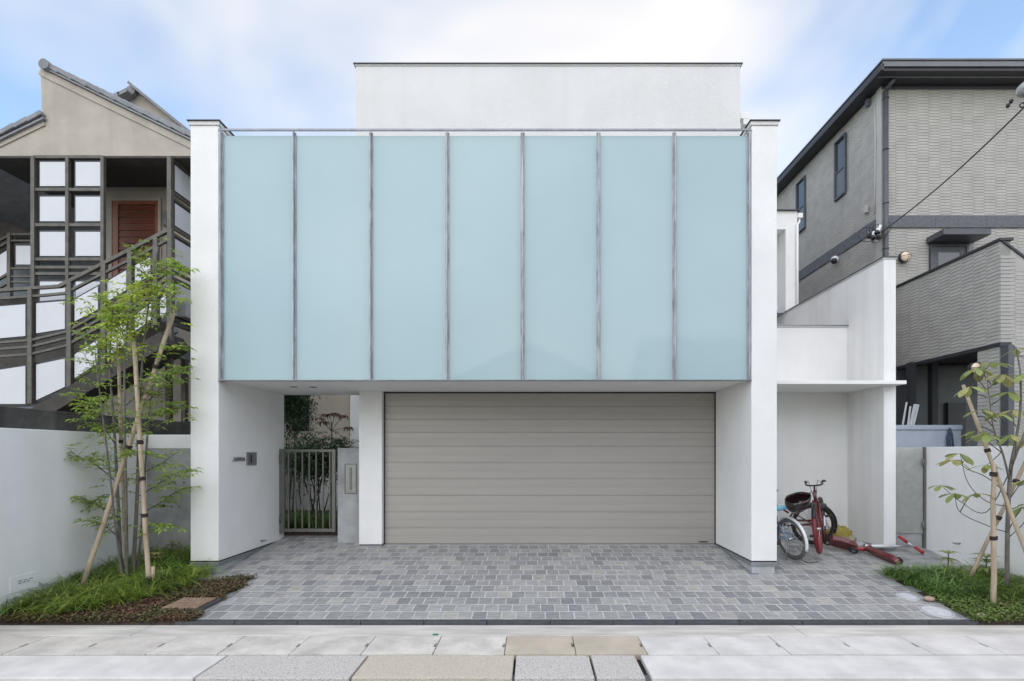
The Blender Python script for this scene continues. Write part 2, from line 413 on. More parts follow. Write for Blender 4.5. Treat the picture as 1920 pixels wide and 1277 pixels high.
# dark edging stones along the gutter
x = PX(913, 4.8) - .602 * 5
while x < 4.3:
    xa, xb = max(x, -3.42), min(x + .602, 4.24)
    if xb > xa + .05: BX('edging_stone', 'edging', drive, xa + .003, xb - .003, 4.80, 4.852, -.05, .031, .004)
    x += .602
# paver meshes
def paver_verts(w, dpt, h, ch, jit):
    t = [(-w / 2 + ch, -dpt / 2 + ch), (w / 2 - ch, -dpt / 2 + ch), (w / 2 - ch, dpt / 2 - ch), (-w / 2 + ch, dpt / 2 - ch)]
    o = [(-w / 2, -dpt / 2), (w / 2, -dpt / 2), (w / 2, dpt / 2), (-w / 2, dpt / 2)]
    top = [(x + rnd(-jit, jit), y + rnd(-jit, jit), h + rnd(-.0003, .0003)) for x, y in t]
    midv = [(x + rnd(-jit, jit), y + rnd(-jit, jit), h - ch) for x, y in o]
    bot = [(x, y, -.02) for x, y in o]
    v = top + midv + bot
    f = [(0, 1, 2, 3)] + [(4 + i, 4 + (i + 1) % 4, (i + 1) % 4, i) for i in range(4)] + [(8 + i, 8 + (i + 1) % 4, 4 + (i + 1) % 4, 4 + i) for i in range(4)]
    return v, f
random.seed(11)
pmeshes = []
for i in range(7):
    v, f = paver_verts(PT - JG, PR - JG, .0015, .002, .0016)
    me = bpy.data.meshes.new('paver'); me.from_pydata(v, [], f); me.materials.append(M['paver']); pmeshes.append(me)
ang = math.atan(SL); rot = Matrix.Rotation(ang, 3, 'X')
cells = []
for r in range(0, 17):
    yc = 4.857 + PR / 2 + r * PR
    offx = (r % 2) * PT * .5 + rnd(-.03, .03)
    n = int(10 / PT)
    for i in range(n):
        xc = -4.1 + offx + i * PT + rnd(-.0015, .0015)
        if not in_drive(xc, yc): continue
        if yc > 7.31 and xc > -2.3: continue
        if 5.9 < yc and -2.52 < xc < -2.1 and yc > 7.25: continue
        cells.append((xc, yc))
rest = MB(); cnt = 0
cells.sort(key=lambda c: (round(c[1], 3), abs(c[0])))
for xc, yc in cells:
    dz = rnd(-.0004, .0005)
    if cnt < 300 and not (yc > 5.9 and xc > 2.6):
        o = bpy.data.objects.new('paver', random.choice(pmeshes)); C.objects.link(o); o.parent = drive
        o.location = (xc, yc, gz(yc) + dz); o.rotation_mode = 'ZYX'; o.rotation_euler = (ang, 0, rnd(-.012, .012) + random.choice((0, math.pi)))
        cnt += 1
    else:
        v, f = paver_verts(PT - JG, PR - JG, .0015, .002, .0016)
        zr = Matrix.Rotation(rnd(-.012, .012), 3, 'Z')
        rest.add([rot @ (zr @ Vector(p)) + Vector((xc, yc, gz(yc) + dz)) for p in v], f)
tag(rest.build('paver_field', 'paver', drive), kind='stuff')
# round inspection lids set in the pavers
for (px, py, rr) in ((1702, 1119, .105), (1756, 1147, .14)):
    d = (HC - .03 + SL * 4.8) / ((py - 849) / F + SL); c = Vector((PX(px, d), d, gz(d)))
    nrm = Vector((0, -math.sin(ang), math.cos(ang)))
    b = MB().cyl(c - nrm * .02, c + nrm * .0065, rr, 36); lid = b.build('inspection_lid', 'weep', drive)
    MB().ring(c + nrm * .006, nrm, rr - .012, .0035, 36, 6).build('lid_rim', 'flash', lid)

# ------------------------------------------------------------------ planting beds (soil)
def soil(name, x0, x1, y0, y1, n=26, m=30, amp=.03, cut=None):
    b = MB(); vs = []; fs = []
    for i in range(n + 1):
        for j in range(m + 1):
            x = x0 + (x1 - x0) * i / n; y = y0 + (y1 - y0) * j / m
            e = min(x - x0, x1 - x, y - y0) ; e = min(1, max(0, e / .25))
            z = (gz(y) - .012 if j else -.03) + e * (amp + .05 * mnoise.noise((x * 2.3, y * 2.3, 3.1)))
            vs.append((x, y, z))
    for i in range(n):
        for j in range(m): fs.append((i * (m + 1) + j, (i + 1) * (m + 1) + j, (i + 1) * (m + 1) + j + 1, i * (m + 1) + j + 1))
    b.add(vs, fs, True)
    return tag(b.build(name, 'soil'), kind='structure')
soil('planting_soil', -5.25, -3.93, 4.79, 7.0); soil('planting_soil', -3.94, -3.29, 4.79, 5.79); soil('planting_soil', 4.21, 5.56, 4.79, 6.02)
# ------------------------------------------------------------------ the white house
YF, YD = 6.10, 7.32
ZS = 2.525                       # soffit level
XL0, XL1, XR0, XR1 = -4.15, -3.81, 2.64, 2.95
ZT = 5.60
house = thing('white_house', (0, 7.0, 0), 'white stucco house with pale aqua glass screen above a wide garage door', 'house')
BX('side_wall', 'stucco', house, XL0, XL1, YF, 7.71, .33, ZT, .006)
BX('side_wall', 'stucco', house, XR0, XR1, YF, 9.6, .33, ZT, .006)
for (a, b_, y1) in ((XL0, XL1, 7.71), (XR0, XR1, 9.6)):
    tag(BX('wall_cap', 'stucco2', house, a - .014, b_ + .014, YF - .014, y1, ZT + .001, ZT + .045, .003))
    BX('cap_sheet', 'darkcap', house, a - .03, b_ + .03, YF - .03, y1 + .01, ZT + .046, ZT + .058, .002)
    BX('base_joint', 'joint', house, a + .006, b_ - .006, YF + .006, y1 - .02, .316, .329)
    BX('base_flashing', 'flash', house, a - .006, b_ + .006, YF - .006, y1 - .005, .272, .315, .003)
    BX('footing', 'footing', house, a + .02, b_ - .02, YF + .02, y1 - .02, -.1, .271, .003)
# balcony slab / soffit, with downlights
BX('balcony_slab', 'soffit', house, XL1 + .001, XR0 - .001, YF + .14, 7.735, ZS, ZS + .2)
BX('slab_edge', 'darkcap', house, XL1 + .001, XR0 - .001, YF + .055, YF + .139, ZS, ZS + .01)
for px in (548, 585):
    yy = 6.75 if px == 548 else 6.78
    xx = PX(px, yy) + .02
    d_ = MB().ring((xx, yy, ZS - .002), (0, 0, 1), .045, .006, 24, 6).build('downlight', 'steel', house)
    MB().cyl((xx, yy, ZS - .0025), (xx, yy, ZS - .0005), .041, 20).build('lens', 'black', d_)
# glass screen
YG = YF + .035
ZG0, ZG1 = PZ(709, YG), PZ(255, YG)
scr = MB().box(XL1 + .004, XR0 - .004, YG - .05, YG + .02, ZS - .012, ZS - .001).build('glass_screen', 'rail', house); 
scr['label'] = 'row of milky aqua glass panels in galvanised steel frame'
mxs = [411, 552.5, 696, 839, 980, 1122, 1264, 1402.5]
mx_w = [PX(p, YG) for p in mxs]
for i, xm in enumerate(mx_w):
    x0, x1 = xm - .024, xm + .024
    if i == 0: x0, x1 = XL1 + .003, XL1 + .045
    if i == 7: x0, x1 = XR0 - .045, XR0 - .003
    b = MB().box(x0, x1, YG - .012, YG - .004, ZS, PZ(250, YG))
    b.box((x0 + x1) / 2 - .006, (x0 + x1) / 2 + .006, YG - .05, YG - .013, ZS, PZ(250, YG))
    b.box((x0 + x1) / 2 - .006, (x0 + x1) / 2 + .006, YG + .02, YG + .09, ZS + .2, PZ(250, YG))
    b.build('mullion', 'galv', scr, .0015)
for i in range(7):
    x0 = (XL1 + .03) if i == 0 else mx_w[i] + .009; x1 = (XR0 - .03) if i == 6 else mx_w[i + 1] - .009
    BX('glass_panel', 'screen', scr, x0, x1, YG - .002, YG + .016, ZS + .004, ZG1, .0015)
zr = PZ(248, YG)
BX('top_rail', 'rail', scr, XL1 + .004, XR0 - .004, YG - .052, YG - .036, zr - .013, zr + .013, .002)
# upper storey
YU = 7.65
ux0, ux1, uz = PX(667, YU), PX(1388, YU), PZ(124, YU)
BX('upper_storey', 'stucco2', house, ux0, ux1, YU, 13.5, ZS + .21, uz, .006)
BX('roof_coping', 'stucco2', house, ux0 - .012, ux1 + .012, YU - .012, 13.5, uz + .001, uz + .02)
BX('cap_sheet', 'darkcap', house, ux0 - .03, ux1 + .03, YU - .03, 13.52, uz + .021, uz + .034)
# ground storey behind the door and garage pier
BX('ground_storey', 'stucco', house, -2.40, XR0 - .001, YD + .10, 13.4, .0, ZS + .205)
pier = BX('garage_pier', 'stucco', house, PX(673, 7.2), PX(716, 7.2), 7.2, YD + .12, .33, ZS - .001, .005)
px0, px1 = PX(673, 7.2), PX(716, 7.2)
BX('base_joint', 'joint', house, px0 + .006, px1 - .006, 7.206, YD + .1, .316, .329)
BX('base_flashing', 'flash', house, px0 - .004, px1 + .004, 7.194, YD + .1, .277, .315, .003)
BX('footing', 'footing', house, px0 + .02, px1 - .02, 7.215, YD + .1, 0, .276)
BX('rear_wing', 'stucco', house, -3.42, -2.405, 9.4, 13.4, .0, 3.4)
# garage door: ten slats
dx0, dx1 = PX(722, YD), XR0 - .012
gd = MB().box(dx0 - .012, dx0 - .001, YD - .03, YD + .09, .30, ZS - .004).box(dx1 + .001, dx1 + .010, YD - .03, YD + .09, .30, ZS - .004).box(dx0 - .012, dx1 + .01, YD + .03, YD + .09, ZS - .02, ZS - .004).build('garage_door', 'doorblack', house)
gd['label'] = 'wide taupe overhead garage door of ten horizontal slats'
ys = [737.5, 762, 786.5, 811, 837, 868, 898, 929, 960, 990, 1019.5]
random.seed(5)
for i in range(10):
    zt, zb = PZ(ys[i], YD), PZ(ys[i + 1], YD)
    zm_ = (zt + zb) / 2
    prof = [(-.006, zb + .0008), (-.0095, zb + .003), (-.0105, zb + .03), (-.0105, zm_ - .012), (-.0086, zm_ - .010), (-.0086, zm_ + .010), (-.0105, zm_ + .012), (-.0105, zt - .03), (-.0098, zt - .002), (-.006, zt - .0008), (.03, zt - .002), (.03, zb + .004)]
    b = MB().prism([(dx0, YD + p, z) for p, z in prof], (dx1 - dx0, 0, 0)); b.build('door_slat', 'door', gd)
BX('rubber_seal', 'doorblack', gd, dx0, dx1, YD - .008, YD + .03, .293, PZ(1019.5, YD) + .001)
lp = BX('badge', 'steel', gd, PX(1309, YD), PX(1327, YD), YD - .017, YD - .012, PZ(1017, YD), PZ(1014, YD))
BX('badge_print', 'black', gd, PX(1311, YD), PX(1326, YD), YD - .0185, YD - .0175, PZ(1016.3, YD), PZ(1014.7, YD))
# intercom and name letters on the left wall
def lw(px): return -3.81 * F / (px - 1000.0)      # depth on the left wall face
yi0, yi1 = lw(461.5), lw(479.5)
ic = BX('intercom', 'steel', house, XL1 + .001, XL1 + .016, yi0, yi1, PZ(872.5, (yi0 + yi1) / 2), PZ(848, (yi0 + yi1) / 2), .004)
ym = yi0 + (yi1 - yi0) * .38
BX('speaker_slot', 'black', ic, XL1 + .0165, XL1 + .019, ym - .012, ym + .018, PZ(867, ym), PZ(853, ym))
for yy in (yi0 + .02, yi1 - .02):
    for py in (851, 869.5): MB().cyl((XL1 + .015, yy, PZ(py, yy)), (XL1 + .0185, yy, PZ(py, yy)), .006, 10).build('screw', 'rim', ic)
yn0, yn1 = lw(436), lw(458)
fc = bpy.data.curves.new('name_letters', 'FONT'); fc.body = 'YAMADA'; fc.size = .060; fc.extrude = .004; fc.space_character = 1.1
tmp = bpy.data.objects.new('tmp', fc); C.objects.link(tmp)
dg = bpy.context.evaluated_depsgraph_get(); me = bpy.data.meshes.new_from_object(tmp.evaluated_get(dg))
wd = max(v.co.x for v in me.vertices)
bpy.data.objects.remove(tmp)
zl = PZ(863, (yn0 + yn1) / 2)
for v in me.vertices:
    x_, y_, z_ = v.co
    v.co = (XL1 + .012 + z_, yn0 + x_ / wd * (yn1 - yn0) - 7.0, zl + y_)
me.materials.append(M['steel'])
no = bpy.data.objects.new('name_letters', me); C.objects.link(no); no.parent = house
no['label'] = 'small steel letters of a name on the left wall'
BX('letter_ledge', 'steel', house, XL1 + .001, XL1 + .018, yn0 - .02, yn1, zl - .008, zl - .002)
# garden tap on the left wall
yt = lw(489)
tp = MB().cyl((XL1, yt, PZ(1014, yt)), (XL1 + .05, yt, PZ(1014, yt)), .012, 10); tp.bar((XL1 + .05, yt - .05, PZ(1014, yt)), (XL1 + .05, yt + .05, PZ(1014, yt)), .012, .012); tp.build('wall_tap', 'steel', house)
# --- right bay: bicycle alcove
YB, YW = 7.8, 7.0
wx0, wx1 = PX(1657, YW), PX(1680, YW)
zb = PZ(614, YB)
BX('alcove_wall', 'stucco', house, XR1 + .001, wx0 - .001, YB, YB + .14, .1, zb, .004)
BX('wall_cap', 'stucco2', house, XR1 + .001, wx0 - .002, YB - .015, YB + .155, zb + .001, zb + .02, .002)
BX('cap_sheet', 'flash', house, XR1 + .001, wx0 - .002, YB - .03, YB + .17, zb + .021, zb + .033)
zw = PZ(486, YW)
BX('alcove_side_wall', 'stuccos', house, wx0, wx1, YW, 9.72, .33, zw, .005)
BX('wall_cap', 'stucco2', house, wx0 - .012, wx1 + .012, YW - .012, 9.72, zw + .001, zw + .02, .002)
BX('cap_sheet', 'darkcap', house, wx0 - .025, wx1 + .025, YW - .025, 9.72, zw + .021, zw + .031)
BX('base_flashing', 'flash', house, wx0 - .006, wx1 + .006, YW - .006, YB, .30, .329, .003)
BX('footing', 'footing', house, wx0 + .015, wx1 - .015, YW + .015, YB, 0, .299)
cz = PZ(720, 6.8)
BX('canopy_slab', 'soffit', house, XR1 + .001, wx1 + .0005, 6.8, YW - .001, cz, cz + .048, .003)
BX('canopy_slab', 'soffit', house, XR1 + .001, wx0 - .001, YW - .001, YB - .001, cz, cz + .047)
BX('terrace_floor', 'soffit', house, XR1 + .001, wx0 - .001, YB + .15, 9.7, zb - .4, zb - .3)
# rear block beside the alcove with a recessed window slot
YR = 9.72
rz = PZ(396, YR); rx1 = PX(1495, YR)
BX('rear_block', 'stucco', house, XR1 + .001, PX(1473, YR), YR + .32, 13, .0, rz - .35)
BX('rear_block', 'stucco', house, PX(1473, YR) + .001, rx1, YR, 13, .0, rz, .004)
BX('rear_lintel', 'stucco', house, XR1 + .001, PX(1473, YR), YR, 13, rz - .349, rz)
BX('cap_sheet', 'darkcap', house, XR1 + .001, rx1 + .05, YR - .05, 13, rz + .001, rz + .018)
BX('slot_sill', 'flash', house, XR1 + .001, PX(1473, YR), YR - .02, YR + .31, PZ(587, YR), PZ(583, YR))
gp = MB().box(rx1 + .001, rx1 + .10, YR - .02, YR + .08, rz - .13, rz - .04).build('gutter_outlet', 'soffit', house, .006)
MB().tube([(rx1 + .05, YR + .03, rz - .12), (rx1 + .05, YR + .03, rz - .2), (rx1 - .015, YR - .03, rz - .27), (rx1 - .015, YR - .03, 3.2)], .022, 8).build('downpipe', 'soffit', house)
# brackets/gutter at the upper storey's right flank
for (p0, p1, q0, q1, dd) in ((1388, 1398, 222, 210, 8.3), (1394, 1407, 233, 222, 8.0)):
    BX('gutter_outlet', 'soffit', house, max(PX(p0, dd), ux1 + .002), PX(p1, dd) + .06, dd, dd + .12, PZ(q0, dd), PZ(q1, dd), .004)
MB().tube([(ux1 + .05, 8.36, PZ(222, 8.3)), (ux1 + .05, 8.36, 4)], .03, 8).build('downpipe', 'flash', house)

# ------------------------------------------------------------------ gate, mailbox pier, garden behind
YGt = 7.60
gate = thing('garden_gate', (-3.4, YGt, .4), 'grey steel bar gate between white wall and concrete mailbox pier', 'gate')
gx0, gx1 = PX(527, YGt) + .003, PX(631, YGt)
gz0, gz1 = PZ(997, YGt), PZ(842, YGt)
BX('frame_post', 'gate', gate, XL1 + .004, PX(535.5, YGt), YGt - .05, YGt, gz0 - .02, gz1, .003)
BX('frame_post', 'gate', gate, PX(624, YGt), gx1, YGt - .045, YGt - .005, gz0, gz1 - .003, .003)
BX('frame_rail', 'gate', gate, PX(535.5, YGt) + .001, PX(624, YGt) - .001, YGt - .042, YGt - .006, gz1 - .045, gz1 - .005, .002)
BX('frame_rail', 'gate', gate, PX(535.5, YGt) + .001, PX(624, YGt) - .001, YGt - .042, YGt - .006, gz0 + .005, gz0 + .05, .002)
for i in range(7):
    xx = PX(542.5 + i * 12.9, YGt)
    BX('gate_bar', 'gate', gate, xx - .009, xx + .009, YGt - .034, YGt - .012, gz0 + .051, gz1 - .046, .002)
for zz in (gz0 + .2, gz1 - .15):
    MB().cyl((XL1 + .02, YGt - .06, zz - .06), (XL1 + .02, YGt - .06, zz + .06), .012, 10).build('hinge', 'gate', gate)
mp_ = thing('mailbox_pier', (-2.75, 7.4, .3), 'low grey concrete pier with a mailbox slot beside the garden gate', 'pier')
qx0, qx1 = PX(633, 7.38), px0 - .004
BX('pier_block', 'concrete', mp_, qx0, qx1, 7.38, 7.62, .0, PZ(840, 7.38), .004)
mbx0, mbx1, mbz0, mbz1 = PX(646, 7.37), PX(668.5, 7.37), PZ(926, 7.37), PZ(869.5, 7.37)
mb = MB(); w_ = .012
mb.box(mbx0, mbx1, 7.368, 7.379, mbz0, mbz0 + w_).box(mbx0, mbx1, 7.368, 7.379, mbz1 - w_, mbz1).box(mbx0, mbx0 + w_, 7.368, 7.379, mbz0 + w_, mbz1 - w_).box(mbx1 - w_, mbx1, 7.368, 7.379, mbz0 + w_, mbz1 - w_)
mbo = mb.build('mailbox', 'gate', mp_)
BX('mailbox_plate', 'mboxd', mbo, mbx0 + w_ + .002, mbx1 - w_ - .002, 7.373, 7.379, mbz0 + w_ + .002, mbz1 - w_ - .002)
sx = (mbx0 + mbx1) / 2
BX('letter_flap', 'gate', mbo, sx - .016, sx + .016, 7.366, 7.3725, mbz0 + .06, mbz1 - .055, .002)
# garden floor, wall and beige house beyond
tag(MB().box(-9, -2.42, 7.76, 14, .2, .36).build('garden_ground', 'soil'), kind='structure')
gw = tag(MB().box(-9, -3.43, 11.2, 11.35, .2, PZ(838, 11.2)).build('garden_wall', 'stucco', loc=(-5.5, 11.25, .2)), 'white garden wall seen between shrubs through the gate', 'wall')
bh = thing('beige_house', (-6.5, 15, 0), 'beige rendered house wall seen over the garden gate', 'house')
BX('house_wall', 'farhouse', bh, -9.5, PX(655, 14.5), 14.5, 18, 0, 5.6)
BX('string_course', 'farhouse', bh, -9.5, PX(655, 14.5) + .02, 14.45, 14.499, PZ(822, 14.45), PZ(818, 14.45))
BX('window', 'glass', bh, PX(545, 14.4), PX(577, 14.4), 14.47, 14.499, PZ(808, 14.4), PZ(750, 14.4))
BX('house_wall', 'stucco', bh, PX(655, 14.3) + .03, -4.3, 14.3, 18, 0, 5.5)
# ------------------------------------------------------------------ boundary walls
LWX, LWE = -5.20, 6.78
bw = thing('boundary_wall', (-5.3, 5.8, 0), 'white painted boundary wall with concrete return behind the left tree', 'wall')
BX('wall_run', 'paintwall', bw, LWX - .15, LWX, 3.9, LWE + .149, -.1, 1.885, .006)
BX('concrete_return', 'concrete', bw, LWX + .001, XL0 - .002, LWE, LWE + .15, 0, 1.70, .004)
BX('wall_return_top', 'paintwall', bw, LWX + .001, XL0 - .002, LWE + .02, LWE + .15, 1.701, 1.884, .004)
for (px, py) in ((322, 950), (336, 950), (336, 1017), (322, 1017), (345, 905)):
    MB().cyl((PX(px, LWE), LWE - .001, PZ(py, LWE)), (PX(px, LWE), LWE + .003, PZ(py, LWE)), .012, 12).build('form_tie_hole', 'darkconc', bw)
BX('weep_slot', 'black', bw, PX(296, LWE), PX(309, LWE), LWE - .004, LWE - .001, PZ(951, LWE), PZ(946, LWE))
# engraved plate low on the wall
def lb(px): return LWX * F / (px - 1000.0)
pl = BX('sign_plate', 'paintwall', bw, LWX + .001, LWX + .006, lb(18), lb(72), PZ(1114, lb(18)), PZ(1083, lb(18)), .002)
for i in range(2):
    y0_, y1_ = lb(33), lb(63 - 6 * i)
    zz = PZ(1090 + 4 * i, lb(33))
    n = 12
    for q in range(n):
        if q % 4 == 3: continue
        a = y0_ + (y1_ - y0_) * q / n
        BX('text_line', 'flash', pl, LWX + .0065, LWX + .008, a, a + (y1_ - y0_) / n * .7, zz - .005, zz + .005)
rw = thing('retaining_wall', (-5.5, 5.6, 0), 'dark stained concrete wall rising behind the white boundary wall', 'wall')
BX('concrete_run', 'darkconc', rw, LWX - .60, LWX - .16, 3.9, 8.3, -.1, PZ(755, 5.15) - .04, .01)
RBX = 5.54
rbw = thing('boundary_wall', (RBX, 6, 0), 'low white wall at the right behind the staked tree', 'wall')
BX('wall_run', 'paintwall', rbw, RBX, RBX + .15, 3.9, 7.12, -.1, 1.72, .006)
yv = RBX * F / (1800 - 1000)
MB().cyl((RBX, yv, PZ(1019, yv)), (RBX - .06, yv, PZ(1019, yv)), .012, 8).bar((RBX - .06, yv - .04, PZ(1019, yv)), (RBX - .06, yv + .04, PZ(1019, yv)), .012, .012).build('wall_tap', 'steel', rbw)
sg = thing('side_gate', (5.3, 7.12, .3), 'plain beige side gate beside the low white wall', 'gate')
BX('gate_leaf', 'mbox', sg, wx1 + .012, PX(1731, 7.12), 7.12, 7.15, .50, 1.715, .003)
BX('gate_post', 'gate', sg, PX(1731, 7.12) + .004, RBX - .002, 7.10, 7.16, .2, 1.72, .003)
BX('kick_panel', 'concrete', sg, wx1 + .012, PX(1731, 7.12), 7.14, 7.2, .2, .495)
for zz in (.62, 1.5): MB().cyl((PX(1731, 7.1), 7.095, zz - .05), (PX(1731, 7.1), 7.095, zz + .05), .012, 8).build('hinge', 'gate', sg)

# ------------------------------------------------------------------ left neighbour
lh = thing('gabled_house', (-8, 9, 0), 'beige rendered house with tiled gable roofs and white panelled entrance screens', 'house')
GY = 8.0
def G(px, py, d=GY): return W(px, py, d)
gable = [(-62, 293), (0, 262), (79, 222), (76, 126), (84, 127), (352, 260), (420, 294)]
MB().prism([G(*p) for p in gable], (0, .22, 0)).build('gable_wall', 'lwall', lh)
# bargeboard lines (raised render band)
def band(a, b, wpx, proud, m='lwall', nm='verge_band', d=GY):
    A, B = G(*a, d), G(*b, d); dirv = (B - A).normalized(); nrm = Vector((0, -1, 0)).cross(dirv).normalized()
    if nrm.z > 0: nrm = -nrm
    w = wpx * d / F
    return MB().prism([A, B, B + nrm * w, A + nrm * w], (0, -proud, 0)).build(nm, m, lh)
band((79, 130), (420, 296), 12, .02)
band((-60, 293), (81, 225), 12, .02)
# roof slopes behind the verge and the visible verge tiles
def roof(a, b, depth, th, m='tile', d0=GY - .06):
    A, B = G(*a, d0), G(*b, d0)
    A = Vector((A.x, d0, A.z)); B = Vector((B.x, d0, B.z))
    return MB().prism([A, B, B + Vector((0, 0, th)), A + Vector((0, 0, th))], (0, depth, 0)).build('roof', m, lh)
r1 = roof((82, 128), (430, 298), 6, .03); r2 = roof((-260, 388), (81, 222), 6, .03)
def verge(a, b, n, parent, d=GY - .03):
    A, B = G(*a, d), G(*b, d)
    for i in range(n):
        p = A.lerp(B, i / n); q = A.lerp(B, (i + 1.06) / n); p = p + Vector((0, 0, .035)); q = q + Vector((0, 0, .015))
        MB().bar(p, q, .10, .075).build('verge_tile', 'tile', parent, .012)
        MB().tube([p + Vector((0, .13, .03)), q + Vector((0, .13, .03))], .055, 8).build('roll_tile', 'tile', parent)
verge((86, 125), (430, 292), 13, r1); verge((81, 217), (-120, 312), 8, r2)
# ridge end roll
rp = W(81, 119, GY - .1)
MB().cyl((rp.x, GY - .1, rp.z), (rp.x, GY + .30, rp.z), .08, 20).build('ridge_roll', 'tile', r1)
# second gable behind
G2 = 10.5
MB().prism([W(210, 300, G2), W(222, 188, G2), W(252, 166, G2), W(400, 285, G2), W(400, 330, G2)], (0, .2, 0)).build('rear_gable_wall', 'lwall', lh)
b2 = MB().bar(W(250, 163, G2 - .05), W(420, 300, G2 - .05), .3, .05).build('roof', 'tile', lh)
r2p = W(244, 169, G2 - .1)
MB().cyl((r2p.x, G2 - .1, r2p.z), (r2p.x, G2 + .3, r2p.z), .095, 18).build('ridge_roll', 'tile', b2)
for i in range(2):
    MB().bar(W(246 - 14 * i, 176 + 6 * i, G2 - .1), W(230 - 14 * i, 184 + 6 * i, G2 - .1), .25, .07).build('verge_tile', 'tile', b2)
# porch: ceiling, back wall, side
zc = PZ(293, GY)
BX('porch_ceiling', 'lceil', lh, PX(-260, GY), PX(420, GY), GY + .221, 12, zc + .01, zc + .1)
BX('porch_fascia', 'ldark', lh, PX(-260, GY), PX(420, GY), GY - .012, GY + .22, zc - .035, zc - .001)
PB = 8.95
BX('porch_wall', 'lwall', lh, PX(196, PB), PX(460, PB), PB, PB + .2, 2.2, zc + .009)
pw_x0, pw_x1 = PX(213, PB), PX(299, PB); dzt = PZ(378, PB); dzb = dzt - 2.02
dr = MB().box(pw_x0, pw_x0 + .10, PB - .03, PB - .001, dzb, dzt).box(pw_x1 - .06, pw_x1, PB - .03, PB - .001, dzb, dzt).box(pw_x0 + .101, pw_x1 - .061, PB - .03, PB - .001, dzt - .06, dzt).build('entrance_door', 'woodl', lh)
dr['label'] = 'dark red wooden louvred entrance door'
n = 17
for i in range(n):
    z0 = dzb + (dzt - .06 - dzb) * i / n; z1 = dzb + (dzt - .06 - dzb) * (i + 1) / n
    MB().prism([(pw_x0 + .102, PB - .022, z0 + .004), (pw_x0 + .102, PB - .006, z1 - .004), (pw_x0 + .102, PB - .001, z1 - .004), (pw_x0 + .102, PB - .001, z0 + .004)], (pw_x1 - .062 - pw_x0 - .102, 0, 0)).build('door_slat', 'wood', dr)
dfr = MB().box(pw_x0 - .06, pw_x0 - .001, PB - .04, PB - .001, dzb, dzt + .05).box(pw_x1 + .001, pw_x1 + .05, PB - .04, PB - .001, dzb, dzt + .05).box(pw_x0 - .001, pw_x1 + .001, PB - .04, PB - .001, dzt + .001, dzt + .05).build('door_frame', 'lwall', lh)
BX('wall_light', 'steel', lh, PX(309, PB), PX(316, PB), PB - .06, PB - .001, PZ(425, PB), PZ(398, PB))
BX('porch_floor', 'concrete', lh, PX(60, GY), PX(340, GY), GY + .1, 12, dzb - .25, dzb - .01)
# inner walls to the left, with their shade put into the colours
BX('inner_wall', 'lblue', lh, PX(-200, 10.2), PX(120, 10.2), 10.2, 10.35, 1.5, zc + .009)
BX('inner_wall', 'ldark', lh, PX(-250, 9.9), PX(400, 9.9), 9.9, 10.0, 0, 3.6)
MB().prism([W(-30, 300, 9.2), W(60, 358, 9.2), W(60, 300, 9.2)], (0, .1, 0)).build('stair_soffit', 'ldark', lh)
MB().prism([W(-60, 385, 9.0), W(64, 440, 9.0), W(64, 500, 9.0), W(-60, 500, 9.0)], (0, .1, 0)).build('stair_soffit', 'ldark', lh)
BX('undercroft_shade_wall', 'ldark', lh, PX(-250, 9.3), PX(460, 9.3), 9.3, 9.4, 0, PZ(560, 9.3))  # dark sheet under the stairs; the shade there is put into its colour

# frames filled with white panels
def quad_panel(parent, pts, d, fr=4.0, gk=4.2, th=.02):
    "dark gasket frame with a white panel inside; pts are four photo points, clockwise from top left"
    P_ = [W(*p, d) for p in pts]
    c = sum(P_, Vector((0, 0, 0))) / len(P_)
    g = MB().prism([p + Vector((0, .012, 0)) for p in P_], (0, .015, 0)).build('gasket', 'lgasket', parent)
    k = 1 - 2 * gk / max(20, abs(pts[1][0] - pts[0][0]))
    Q = [c + (p - c) * k for p in P_]
    MB().prism([q + Vector((0, -.004, 0)) for q in Q], (0, .014, 0)).build('white_panel', 'lpanel', parent)
def rail(parent, pts, d, w=.05, t=.05, nm='rail', m='lframe'):
    for a, b in zip(pts[:-1], pts[1:]):
        MB().bar(W(*a, d), W(*b, d), t, w).build(nm, m, parent)
scrn = MB().box(PX(64, GY), PX(71, GY), GY - .06, GY, PZ(560, GY), zc - .036).build('entrance_screen', 'lframe', lh)
for px in (131, 196.5): BX('screen_post', 'lframe', scrn, PX(px - 3, GY), PX(px + 3, GY), GY - .055, GY - .004, PZ(545 if px > 150 else 620, GY), zc - .036)
for py in (297, 358, 424, 488, 503, 515):
    BX('screen_rail', 'lframe', scrn, PX(68, GY), PX(197, GY), GY - .05, GY - .01, PZ(py + 2.6, GY), PZ(py - 2.6, GY))
for (y0, y1) in ((300, 353), (365, 419), (431, 484), (524, 580)):
    for (x0, x1) in ((71, 127), (138, 193)):
        quad_panel(scrn, [(x0, y0), (x1, y0), (x1, y1), (x0, y1)], GY - .03)
# side screen receding on the right
SX = PX(322, GY)
sscr = MB().box(SX - .035, SX + .03, GY - .06, GY + .0, PZ(700, GY), zc - .036).build('side_screen', 'lframe', lh)
def zs(py): return PZ(py, GY)
for py in (297, 360, 371, 426, 438, 494, 508, 521, 597, 607):
    BX('screen_rail', 'lframe', sscr, SX - .02, SX + .02, GY + .005, 9.7, zs(py + 2.6), zs(py - 2.6))
for (y0, y1) in ((302, 357), (374, 423), (441, 490), (525, 593)):
    for (a, b_) in ((8.03, 8.50), (8.56, 9.03)):
        BX('gasket', 'lgasket', sscr, SX - .006, SX + .006, a, b_, zs(y1), zs(y0))
        BX('white_panel', 'lpanel', sscr, SX - .010, SX + .010, a + .03, b_ - .03, zs(y1) + .03, zs(y0) - .03)
BX('screen_band', 'lwall', sscr, SX - .03, SX + .03, GY + .005, 9.7, zs(640), zs(612))
